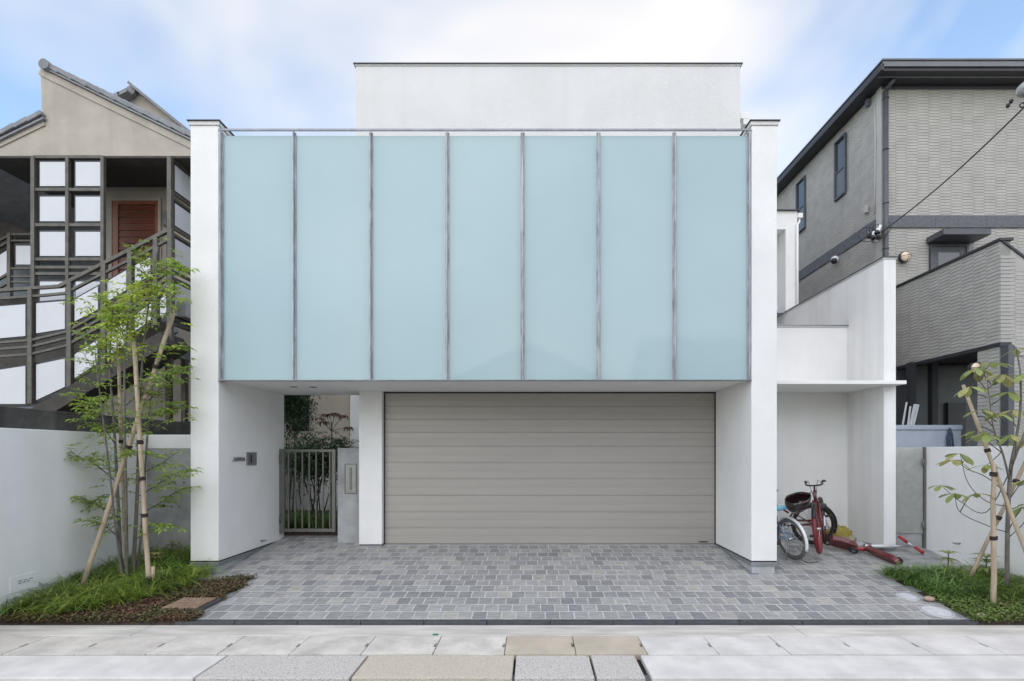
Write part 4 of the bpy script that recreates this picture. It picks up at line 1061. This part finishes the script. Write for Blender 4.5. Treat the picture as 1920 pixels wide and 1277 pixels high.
tag(ga.build('lily_turf', 'grass'), 'bright green strappy lily turf in the left planting bed', 'grass', kind='stuff')
tag(gb.build('lily_turf', 'grassd'), 'darker green strappy turf along the left white wall', 'grass', kind='stuff')
gc, gd_ = MB(), MB(); k = 0
while k < 260:
    x, y = rnd(4.24, 5.52), rnd(5.08, 6.06)
    if y < 5.12 + .25 * max(0, 1 - abs(x - 4.7)) or (x < 4.24 + (6.06 - y) * .12): continue
    tuft(gc if x > 4.85 and random.random() < .7 else gd_, x, y, 18, rnd(.20, .34)); k += 1
tag(gc.build('lily_turf', 'grass'), 'bright green strappy turf round the right tree', 'grass', kind='stuff')
tag(gd_.build('lily_turf', 'grassd'), 'dark green turf spilling over the pavers in the right bed', 'grass', kind='stuff')
def cover(mb, n, fx, fy, ok, sz=.026, h=.05):
    k = 0
    while k < n:
        x, y = rnd(*fx), rnd(*fy)
        if not ok(x, y): continue
        z = gz(y) + .0 + rnd(0, h)
        mb.leaf(Vector((x, y, z)), rdir(.5), UP + rdir(.5) * .6, sz * rnd(.6, 1.3), sz * .7 * rnd(.7, 1.2)); k += 1
cva = MB(); cover(cva, 15000, (-5.1, -3.2), (4.80, 5.95), lambda x, y: y < 5.62 + (x + 4.2) * .45 and x < -3.27 + .04 * math.sin(y * 17) and not (-3.72 < x and 4.99 < y < 5.28), .03, .055)
tag(cva.build('ground_cover', 'cover'), 'low reddish ground cover at the front of the left bed', 'ground cover', kind='stuff')
cvb = MB(); cover(cvb, 11000, (4.20, 5.9), (4.80, 5.4), lambda x, y: x > 4.2 + .03 * math.sin(y * 15), .028, .06)
tag(cvb.build('ground_cover', 'coverg'), 'low mixed green ground cover at the front of the right bed', 'ground cover', kind='stuff')
# slatted drain cover at the corner of the left bed
dc = thing('drain_cover', (-3.55, 5.05, gz(5)), 'tan slatted drain cover in the soil by the pavers', 'drain cover')
for i in range(10): 
    xx = -3.68 + i * .034
    MB().bar((xx, 5.00, gz(5.0) + .04), (xx + .05, 5.26, gz(5.26) + .04), .017, .02).build('slat', 'brick', dc)
MB().prism([(-3.70, 4.99, gz(4.99) + .018), (-3.34, 4.99, gz(4.99) + .018), (-3.28, 5.27, gz(5.27) + .018), (-3.64, 5.27, gz(5.27) + .018)], (0, 0, -.02)).build('tray', 'dirtgap', dc); MB().bar((-3.70, 4.99, gz(4.99) + .02), (-3.34, 4.99, gz(4.99) + .02), .02, .03).build('frame', 'rgrey', dc); MB().bar((-3.64, 5.27, gz(5.27) + .02), (-3.28, 5.27, gz(5.27) + .02), .02, .03).build('frame', 'rgrey', dc); MB().bar((-3.33, 4.98, gz(4.98) + .02), (-3.27, 5.28, gz(5.28) + .02), .02, .03).build('frame', 'rgrey', dc)
def rosette(x, y, h, n, ln, m, label, name, cat, grp=None, rings=3):
    o = thing(name, (x, y, gz(y)), label, cat, grp); b = MB(); s_ = MB()
    s_.tube([(x, y, gz(y) - .02), (x + .01, y, gz(y) + h)], .006, 6); s_.build('stem', 'barkd', o)
    for r in range(rings):
        zz = gz(y) + h * (.4 + .6 * (r + 1) / rings); 
        for i in range(n):
            a = i * 6.283 / n + r * .5 + rnd(-.2, .2); d = Vector((math.cos(a), math.sin(a), .55 - .35 * (r == 0)))
            b.leaf(Vector((x, y, zz)), d, UP, ln * rnd(.8, 1.1), ln * .28, .12, .35)
    b.build('leaves', m, o)
gv = 'variegated shrublets in the left bed'
for i, (px, py, lab) in enumerate(((258, 1078, 'small yellow-leaved shrublet between the left tree stems'), (292, 1075, 'largest yellow-leaved shrublet right of the upright stake'), (322, 1050, 'small yellow-leaved shrublet near the white pillar'), (300, 1095, 'low yellow-leaved shrublet at the foot of the upright stake'))):
    d = (HC - .03 + SL * 4.8) / ((py - 849) / F + SL); rosette(PX(px, d), d, .22 if i != 3 else .12, 8, .11, 'leafyel', lab, 'yellow_shrublet', 'shrub', gv)
d = 6.0; rosette(PX(1777, 6.15), 6.15, .22, 9, .15, 'leafpale', 'pale leafy seedling against the low white wall', 'leafy_seedling', 'plant', rings=2)
rosette(PX(1848, 5.75), 5.75, .30, 9, .17, 'leafpale', 'taller bright leafy seedling behind the upright right stake', 'leafy_seedling', 'plant', rings=3)
for (px, py, w_) in ((1742, 1128, .05), (1781, 1113, .035), (1840, 1160, .045)):
    d = (HC - .03 + SL * 4.8) / ((py - 849) / F + SL)
    lab = {1742: 'flat pinkish stone at the edge of the right bed', 1781: 'small upright pink stone in the right turf', 1840: 'pale stone in the ground cover of the right bed'}[px]
    tag(MB().ball((PX(px, d), d, gz(d) + .03), w_, 10, 6, (1.2, .8, .5), lambda e: 1 + .25 * mnoise.noise(e * 2.2 + Vector((px, 0, 0)))).build('garden_stone', mat('pink_stone', (.42, .30, .23), .8, .2, 30), loc=(PX(px, d), d, gz(d))), lab, 'stone', 'stones in the right bed')
# --- garden behind the gate
random.seed(31)
def shrub(name, c, r, n, ll, m, label, stems=5, cat='shrub', flat=.6):
    o = thing(name, (c[0], c[1], .36), label, cat, None); lv = MB(); st_ = MB()
    for _ in range(n):
        v = Vector((random.gauss(0, .45), random.gauss(0, .45), random.gauss(0, .45)))
        p = Vector(c) + Vector((v.x * r[0], v.y * r[1], v.z * r[2]))
        lv.leaf(p, rdir(flat) - UP * .25, UP + rdir(.5) * .5, ll * rnd(.7, 1.3), ll * .4, droop=.25)
    for i in range(stems):
        b = Vector((c[0] + rnd(-.15, .15), c[1] + rnd(-.1, .1), .33)); e = Vector(c) + Vector((rnd(-.6, .6) * r[0], rnd(-.4, .4) * r[1], rnd(-.2, .5) * r[2]))
        taper(st_, [b, b.lerp(e, .5) + Vector((rnd(-.08, .08), 0, 0)), e], .014, .005, 6, 4)
    st_.build('stems', 'barkd', o); lv.build('foliage', m, o)
shrub('evergreen_tree', (PX(545, 10.6), 10.6, 2.75), (.42, .5, .75), 3800, .09, 'leafdark', 'dark evergreen tree at the left of the garden opening', 6, 'tree')
shrub('garden_shrub', (PX(592, 9.0), 9.0, 1.52), (.62, .5, .42), 3600, .085, 'leafdark', 'glossy green shrub rising behind the gate bars', 9)
shrub('garden_shrub', (PX(640, 9.3), 9.3, 1.75), (.22, .3, .20), 160, .10, 'leafdark', 'shrub with big leaves beside the mailbox pier', 3)
rl = thing('red_leaf_tree', (PX(615, 9.6), 9.6, .36), 'small umbrella-shaped plant with reddish leaves above the gate', 'tree')
b = MB(); s_ = MB(); base = W(622, 815, 9.6)
taper(s_, [Vector((base.x, 9.6, .36)), base, W(621, 790, 9.6)], .015, .008, 6, 4)
for (px, py) in ((598, 783), (612, 776), (628, 774), (643, 778), (606, 790), (655, 800)):
    e = W(px, py, 9.6 + rnd(-.15, .15)); taper(s_, [W(621, 808, 9.6), W(621, 808, 9.6).lerp(e, .6), e], .006, .003, 5, 4)
    for _ in range(16): b.leaf(e + rdir(.2) * .05, rdir(.2) - UP * .5, UP, rnd(.09, .14), .04, droop=.3)
s_.build('stems', 'barkd', rl); b.build('foliage', 'leafred', rl)
gg = MB()
for _ in range(130): tuft(gg, rnd(PX(530, 8.6), PX(628, 8.6)), rnd(8.2, 9.2), 14, rnd(.35, .6), .36)
tag(gg.build('garden_grass', 'grassd'), 'dark grasses behind the bar gate', 'grass', kind='stuff')
# ------------------------------------------------------------------ bicycles and scooter in the alcove
def bicycle(name, label, rear, yaw, lean, R, wb, col, tyre_f, tyre_r, rim_m, fender_m, saddle_m, steer=0.0, narrow=False, basket=False, seat_h=.72, bar_h=.86, fend_w=.045, tr=.022):
    """a bicycle built in its own frame: x forward, rear contact at the origin; then leaned, turned and set down"""
    root = thing(name, rear, label, 'bicycle', 'bicycles in the alcove')
    X = Matrix.Translation(rear) @ Matrix.Rotation(yaw, 4, 'Z') @ Matrix.Rotation(lean, 4, 'X')
    hx = wb - .13; fork_ax = Vector((-.30, 0, .95)).normalized()
    SP = Vector((wb - .04, 0, R)) + fork_ax * (R + .05)
    ST = Matrix.Translation(SP) @ Matrix.Rotation(steer, 4, fork_ax) @ Matrix.Translation(-SP)
    def put(mb, nm, m_, par=root, st=False):
        Mx = X @ ST if st else X
        mb.v = [tuple(Mx @ Vector(p)) for p in mb.v]; return mb.build(nm, m_, par)
    def wheel(cx, tm, st):
        c = Vector((cx, 0, R)); ax = (0, 1, 0)
        w = put(MB().ring(c, ax, R - tr, tr, 44, 8), 'wheel', tm, root, st)
        put(MB().ring(c, ax, R - 2 * tr - .006, .009, 44, 6), 'rim', rim_m, w, st)
        sp = MB()
        for i in range(20):
            a = i * 2 * math.pi / 20; e = Vector((math.cos(a), 0, math.sin(a))); a2 = a + (.5 if i % 2 else -.5); h = Vector((math.cos(a2), 0, math.sin(a2)))
            sp.tube([c + h * .02 + Vector((0, .025 * (1 if i % 4 < 2 else -1), 0)), c + e * (R - 2 * tr - .008)], .0016, 4, False)
        put(sp, 'spokes', 'rim', w, st); put(MB().cyl(c - Vector((0, .045, 0)), c + Vector((0, .045, 0)), .02, 12), 'hub', 'rim', w, st)
        return w
    wheel(0, tyre_r, False); wheel(wb, tyre_f, True)
    bbk = Vector((.42 * wb / 1.0, 0, R - .03)); seat = Vector((.27 * wb, 0, seat_h)); hd0 = SP + Vector((0, 0, .0)); hd1 = SP + fork_ax * .13; rh_ = Vector((0, 0, R))
    fr = MB(); fr.tube([bbk, seat - Vector((0, 0, .10))], .015, 8); fr.tube(spline([hd0, Vector((.62 * wb, 0, R + .06)), bbk], 6), .019, 8); fr.tube([hd1 - fork_ax * .03, Vector((.36 * wb, 0, R + .16))], .014, 8)
    for s_ in (-1, 1): fr.tube([bbk, rh_ + Vector((0, s_ * .055, 0))], .009, 6); fr.tube([seat - Vector((0, 0, .16)), rh_ + Vector((0, s_ * .055, 0))], .008, 6)
    fr.tube([hd0 - fork_ax * .01, hd1 + fork_ax * .01], .021, 10); put(fr, 'frame', col)
    fk = MB()
    for s_ in (-1, 1): fk.tube([SP - fork_ax * .02 + Vector((0, s_ * .03, 0)), SP + (Vector((wb, 0, R)) - SP) * .6 + Vector((-.01, s_ * .05, 0)), Vector((wb, s_ * .05, R))], .011, 8)
    fk.bar(SP + Vector((0, -.04, -.01)), SP + Vector((0, .04, -.01)), .03, .025); put(fk, 'fork', col, root, True)
    sb = hd1 + fork_ax * (bar_h - hd1.z); hw = .45 if narrow else 1.0
    hb = MB(); hb.tube([hd1, sb], .012, 8); hb.tube(spline([sb + Vector((-.16, .26 * hw, .04)), sb + Vector((-.02, .22 * hw, .05)), sb + Vector((.02, .08, .0)), sb + Vector((.02, -.08, .0)), sb + Vector((-.02, -.22 * hw, .05)), sb + Vector((-.16, -.26 * hw, .04))], 5), .011, 8)
    h_ = put(hb, 'handlebar', 'rim' if not narrow else 'black', root, True)
    for s_ in (-1, 1):
        put(MB().tube([sb + Vector((-.05, s_ * .235 * hw, .048)), sb + Vector((-.17, s_ * .262 * hw, .04))], .016, 8), 'grip', 'black', h_, True)
        put(MB().tube([sb + Vector((.0, s_ * .17 * hw, .035)), sb + Vector((.05, s_ * .20 * hw, .02)), sb + Vector((-.05, s_ * .245 * hw, .005))], .006, 6), 'brake_lever', 'steel', h_, True)
    put(MB().cyl(seat - Vector((0, 0, .2)), seat, .013, 8), 'seat_post', 'rim')
    sd = MB(); n = 9; vs = []; fs = []
    for i in range(n):
        t = i / (n - 1); xx = seat.x - .13 + .26 * t; w = .075 * (1 - t) ** .7 + .018; zz = seat.z + .012 * math.cos(t * 3)
        for (yy, dz) in ((-1, -.03), (-.8, .012), (-.3, .03), (.3, .03), (.8, .012), (1, -.03)): vs.append((xx, yy * w, zz + dz))
    for i in range(n - 1):
        for j in range(5): fs.append((i * 6 + j, i * 6 + j + 1, (i + 1) * 6 + j + 1, (i + 1) * 6 + j))
        fs.append((i * 6 + 5, i * 6, (i + 1) * 6, (i + 1) * 6 + 5))
    fs += [tuple(range(5, -1, -1)), tuple((n - 1) * 6 + j for j in range(6))]
    sd.add(vs, fs, True); put(sd, 'saddle', saddle_m)
    def fender(cx, a0, a1, st):
        b = MB(); n = 20; vs = []; fs = []
        for i in range(n + 1):
            a = a0 + (a1 - a0) * i / n; e = Vector((math.cos(a), 0, math.sin(a)))
            for (yy, dr_) in ((-1, -.010), (-.6, .004), (0, .010), (.6, .004), (1, -.010)): vs.append(Vector((cx, yy * fend_w / 2, R)) + e * (R + .014 + dr_))
        for i in range(n):
            for j in range(4): fs.append((i * 5 + j, i * 5 + j + 1, (i + 1) * 5 + j + 1, (i + 1) * 5 + j))
        b.add(vs, fs, True); o = put(b, 'mudguard', fender_m, root, st); md = o.modifiers.new('solid', 'SOLIDIFY'); md.thickness = .003
        sv_ = MB(); e = Vector((math.cos(a1 - .25), 0, math.sin(a1 - .25)))
        for s_ in (-1, 1): sv_.tube([Vector((cx, s_ * .05, R)), Vector((cx, s_ * fend_w * .5, R)) + e * (R + .01)], .0025, 5)
        put(sv_, 'mudguard_stay', 'rim', o, st)
    fender(0, 1.0, 3.55, False); fender(wb, .55, 2.35, True)
    ck = MB(); ck.ring(bbk + Vector((0, -.045, 0)), (0, 1, 0), .075, .006, 24, 5); ck.bar(bbk + Vector((0, -.055, 0)), bbk + Vector((.07, -.06, -.13)), .012, .02, (0, 1, 0)); ck.bar(bbk + Vector((0, .055, 0)), bbk + Vector((-.07, .06, .13)), .012, .02, (0, 1, 0)); cko = put(ck, 'crank', 'rim')
    for (o_, s_) in (((.07, -.10, -.13), -1), ((-.07, .10, .13), 1)):
        p = bbk + Vector(o_); put(MB().box(p.x - .04, p.x + .04, p.y - .035, p.y + .035, p.z - .012, p.z + .012), 'pedal', 'black', cko)
    put(MB().box(0, bbk.x, -.052, -.04, R + .03, R + .06), 'chain_guard', col)
    put(MB().tube([Vector((.03, .05, R)), Vector((-.02, .13, .02))], .007, 6), 'kickstand', 'steel')
    for s_ in (-1, 1): put(MB().tube(spline([sb + Vector((.03, s_ * .19 * hw, .03)), sb + Vector((.13, s_ * .12 * hw, .06)), sb + Vector((.10, s_ * .03, -.08)), SP + Vector((.02, s_ * .01, .02))], 5), .003, 5), 'brake_cable', 'black', h_, True)
    if basket:
        b = MB(); vs = []; fs = []; c = sb + Vector((.19, -.17, -.20)); n = 28
        for (sc_, dz) in ((1.0, .10), (1.03, .095), (.86, -.02), (.70, -.115), (.0, -.12)):
            for i in range(n):
                a = 2 * math.pi * i / n; ca, sa = math.cos(a), math.sin(a); q = (abs(ca) ** 3.2 + abs(sa) ** 3.2) ** (-1 / 3.2)
                vs.append(c + Vector((ca * q * .13 * sc_, sa * q * .15 * sc_, dz + .03 * ca * (dz > 0))))
        for r in range(4):
            for i in range(n): fs.append((r * n + i, r * n + (i + 1) % n, (r + 1) * n + (i + 1) % n, (r + 1) * n + i))
        b.add(vs, fs, True); bo = put(b, 'basket', mat('basket_plastic', (.02, .008, .009), .3), root, True); md = bo.modifiers.new('solid', 'SOLIDIFY'); md.thickness = .006
        put(MB().tube([c + Vector((1.02 * .13 * math.cos(i * .2244) * (abs(math.cos(i * .2244)) ** 3.2 + abs(math.sin(i * .2244)) ** 3.2) ** (-1 / 3.2), 1.02 * .15 * math.sin(i * .2244) * (abs(math.cos(i * .2244)) ** 3.2 + abs(math.sin(i * .2244)) ** 3.2) ** (-1 / 3.2), .1 + .03 * math.cos(i * .2244))) for i in range(29)], .007, 6), 'basket_rim', 'black', bo, True)
    return root
d2r = math.radians
yb1 = 6.62
bicycle('bicycle', 'pale blue child bicycle with white mudguard, half hidden behind the pillar', (PX(1489, yb1), yb1, gz(yb1) + .006), d2r(101), d2r(-9), .275, .88, 'bluep', 'tyregrey', 'tyregrey', 'rim', 'whitef', 'cyan', seat_h=.66, bar_h=.80)
# dark red one: front wheel towards the street
yaw2 = d2r(-118 - 5); wb2 = .98; fr2 = Vector((PX(1537, 6.55), 6.55, gz(6.55) + .006))
rear2 = fr2 - Vector((math.cos(yaw2), math.sin(yaw2), 0)) * wb2; rear2.z = gz(rear2.y) + .006
bicycle('bicycle', 'dark red bicycle with its front wheel towards the street', tuple(rear2), yaw2, d2r(5), .325, wb2, 'redd', 'tyrered', 'tyre', 'redp', 'black', 'black', steer=d2r(-1), narrow=True, seat_h=.56, bar_h=.89, tr=.026, fend_w=.055)
hc = W(1496, 936, 6.42)
hm = thing('helmet', hc, 'dark red and black helmet hanging from the handlebar of the red bicycle', 'helmet')
HM = Matrix.Translation(hc) @ Matrix.Rotation(d2r(-14), 4, 'Y') @ Matrix.Rotation(d2r(22), 4, 'X')
def hput(mb, nm, m_, par=hm):
    mb.v = [tuple(HM @ Vector(p)) for p in mb.v]; return mb.build(nm, m_, par)
vs = []; fs = []; nu, nv = 28, 9
for i in range(nv + 1):
    th = math.pi / 2 * i / nv * 1.08 - .13
    for j in range(nu):
        ph = 2 * math.pi * j / nu; k_ = 1 + .03 * math.cos(6 * ph) * math.cos(th)
        vs.append((.150 * k_ * math.cos(th) * math.cos(ph), .115 * k_ * math.cos(th) * math.sin(ph), -.175 * math.sin(th) + .015 * math.cos(ph)))
for i in range(nv):
    for j in range(nu): fs.append((i * nu + j, i * nu + (j + 1) % nu, (i + 1) * nu + (j + 1) % nu, (i + 1) * nu + j))
sh_ = hput(MB().add(vs, fs, True), 'shell', mat('helmet_shell', (.016, .006, .007), .2, coat=.7)); md = sh_.modifiers.new('solid', 'SOLIDIFY'); md.thickness = .012
hput(MB().tube([(.152 * math.cos(a * .2244), .117 * math.sin(a * .2244), .018 + .015 * math.cos(a * .2244)) for a in range(29)], .006, 6), 'rim_trim', 'black', sh_)
for i in range(5):
    y_ = -.07 + i * .035; hput(MB().tube([(.10 * math.cos(t) , y_ - .0, -.02 - .10 * math.sin(max(0, t - .3))) for t in (2.6, 2.2, 1.8)], .007, 6), 'vent', 'black', sh_)
hput(MB().tube(spline([(.12, .0, .02), (.16, -.02, .07), (.20, -.02, .03)], 5), .005, 5), 'strap', 'black', hm)
yb3 = 7.28
bicycle('bicycle', 'bicycle with brown rims and black mudguard standing rearmost in the alcove', (PX(1524, yb3), yb3, gz(yb3) + .006), d2r(168), d2r(-3), .295, .92, 'redd', 'tyre', 'tyre', 'rimd', 'black', 'black', seat_h=.60, bar_h=.6)
# scooter with two footboards lying on its side
def gp_(px, py): 
    d = (HC - .03 + SL * 4.8) / ((py - 849) / F + SL); return Vector((PX(px, d), d, gz(d)))
sc_ = thing('kick_scooter', gp_(1622, 1040), 'red three-wheeled scooter with two footboards lying on the pavers', 'scooter')
def board(a, b, w, t, m_, nm, tilt):
    A, B = Vector(a), Vector(b); d = (B - A).normalized(); sd = d.cross(UP).normalized(); sd = (sd * math.cos(tilt) + UP * math.sin(tilt)).normalized(); n_ = sd.cross(d).normalized()
    L_ = (B - A).length; pts = []
    N = 22
    for i in range(N):
        t_ = 2 * math.pi * i / N; ca, sa = math.cos(t_), math.sin(t_)
        u = (abs(ca) ** .55) * (1 if ca >= 0 else -1); v = (abs(sa) ** .8) * (1 if sa >= 0 else -1)
        pts.append(A + d * (L_ * .5 * (1 + u)) + sd * v * w * .5 * (.72 + .28 * (u + 1) / 2))
    b_ = MB().prism([p - n_ * t * .5 for p in pts], n_ * t); o = b_.build(nm, m_, sc_, .008)
    q = [A.lerp(B, .5) + (p - A.lerp(B, .5)) * .88 for p in pts]
    MB().prism([p + n_ * t * .52 for p in q], n_ * .004).build('grip_tape', 'black', o)
    return o
P0 = gp_(1622, 1036) + UP * .09
board(P0 + Vector((-.02, -.03, -.02)), gp_(1686, 1062) + UP * .05, .13, .06, 'redd', 'footboard', .9)
board(P0 + Vector((-.10, .0, -.02)), gp_(1554, 1032) + UP * .15, .21, .07, 'redd', 'footboard', -.7)
MB().tube(spline([P0 + Vector((-.17, 0, -.02)), P0 + Vector((-.05, -.03, -.04)), P0 + Vector((.05, 0, 0))], 6), .03, 10).build('pivot_yoke', 'redp', sc_)
hd = gp_(1707, 1036) + UP * .085
MB().tube([P0, P0.lerp(hd, .62)], .022, 12).build('stem', 'whitef', sc_); MB().tube([P0.lerp(hd, .6), hd], .011, 10).build('stem_extension', 'rim', sc_); MB().tube([P0 - (hd - P0) * .02, P0.lerp(hd, .12)], .028, 12).build('clamp_collar', 'rim', sc_)
ha, hb_ = hd + Vector((-.10, .08, .12)), hd + Vector((.10, -.10, -.07))
hbo = MB().tube([ha, hb_], .010, 10).build('handlebar', 'rim', sc_)
MB().tube([ha + (ha - hb_) * .02, ha.lerp(hb_, .36)], .021, 12).build('grip', 'grip', hbo); MB().tube([hb_ + (hb_ - ha) * .02, hb_.lerp(ha, .36)], .021, 12).build('grip', 'grip', hbo)
for (p, ax) in ((gp_(1600, 1040) + UP * .06, (.5, .4, .7)), (gp_(1683, 1058) + UP * .045, (.6, .6, .5)), (gp_(1553, 1030) + UP * .10, (.3, .7, .5))):
    w = MB().ring(p, ax, .042, .018, 24, 8).build('wheel', 'tyre', sc_); MB().cyl(p - Vector(ax).normalized() * .012, p + Vector(ax).normalized() * .012, .03, 12).build('wheel_hub', 'rim', w)
random.seed(4)
c = gp_(1592, 1022) + Vector((0, .25, .0))
nb = MB().ball((c.x, c.y, c.z + .12), .17, 26, 16, (1.1, .7, .7), lambda e: 1 + .28 * mnoise.noise(e * 2.1) + .12 * mnoise.noise(e * 6)).build('yellow_bag', 'yellow', loc=(c.x, c.y, c.z)); tag(nb, 'crumpled yellow cloth bag heaped in the alcove corner', 'bag')
MB().ball((c.x + .05, c.y - .06, c.z + .055), .15, 24, 14, (1.1, .6, .45), lambda e: 1 + .3 * mnoise.noise(e * 3.1 + Vector((4, 0, 0))) + .12 * mnoise.noise(e * 7)).build('lower_folds', 'bagdrab', nb)
tag(MB().tube(spline([gp_(1500, 1048) + UP * .006, gp_(1515, 1056) + UP * .006, gp_(1534, 1054) + UP * .006], 6), .004, 6).build('cable_lock', 'black', loc=gp_(1515, 1056)), 'thin black cable lock lying by the bicycle wheels', 'lock')

# ------------------------------------------------------------------ the other side of the street (mirrored faintly in the glass screen)
def opposite(x0, x1, y0, y1, zw, ridge, wallm, label, gable_front=True):
    o = thing('street_house', ((x0 + x1) / 2, y1, 0), label, 'house', 'houses across the street')
    BX('wall', wallm, o, x0, x1, y0, y1, 0, zw)
    xm = (x0 + x1) / 2
    if gable_front:
        MB().prism([(x0, y1, zw + .001), (x1, y1, zw + .001), (xm, y1, ridge)], (0, y0 - y1, 0)).build('gable', wallm, o)
        for s_ in (-1, 1):
            e = x0 - .4 if s_ < 0 else x1 + .4
            ze = zw - .4 * (ridge - zw) / (xm - x0)
            MB().prism([(e, y1 + .4, ze + .01), (xm, y1 + .4, ridge + .01), (xm, y1 + .4, ridge + .18), (e, y1 + .4, ze + .18)], (0, y0 - y1 - .8, 0)).build('roof', 'tile', o)
    else:
        ym = (y0 + y1) / 2
        for (ye, s_) in ((y1 + .4, 1), (y0 - .4, -1)):
            MB().prism([(x0 - .4, ye, zw - .1), (x0 - .4, ym, ridge), (x0 - .4, ym, ridge + .18), (x0 - .4, ye, zw + .08)], (x1 - x0 + .8, 0, 0)).build('roof', 'tile', o)
        MB().prism([(x0 + .001, y1, zw + .001), (x0 + .001, y0, zw + .001), (x0 + .001, ym, ridge)], (x1 - x0 - .002, 0, 0)).build('gable', wallm, o)
    n = max(1, int((x1 - x0) / 2.6))
    for fl in range(max(1, int(zw / 2.9))):
        for i in range(n):
            cx = x0 + (i + .5) * (x1 - x0) / n; z0 = 1.0 + fl * 2.9
            w = MB().box(cx - .65, cx + .65, y1 + .001, y1 + .06, z0, z0 + 1.25).build('window', 'rgrey', o); BX('pane', 'glass', w, cx - .58, cx + .58, y1 + .061, y1 + .066, z0 + .07, z0 + 1.18)
opposite(-4.4, 4.0, -20, -9.8, 4.3, 6.2, 'farhouse', 'low beige house with a shallow roof across the street, mirrored in the middle panels')
opposite(5.2, 12.5, -14, -6.4, 4.9, 6.6, 'farhouse', 'grey house across the street, mirrored in the right panels', False)
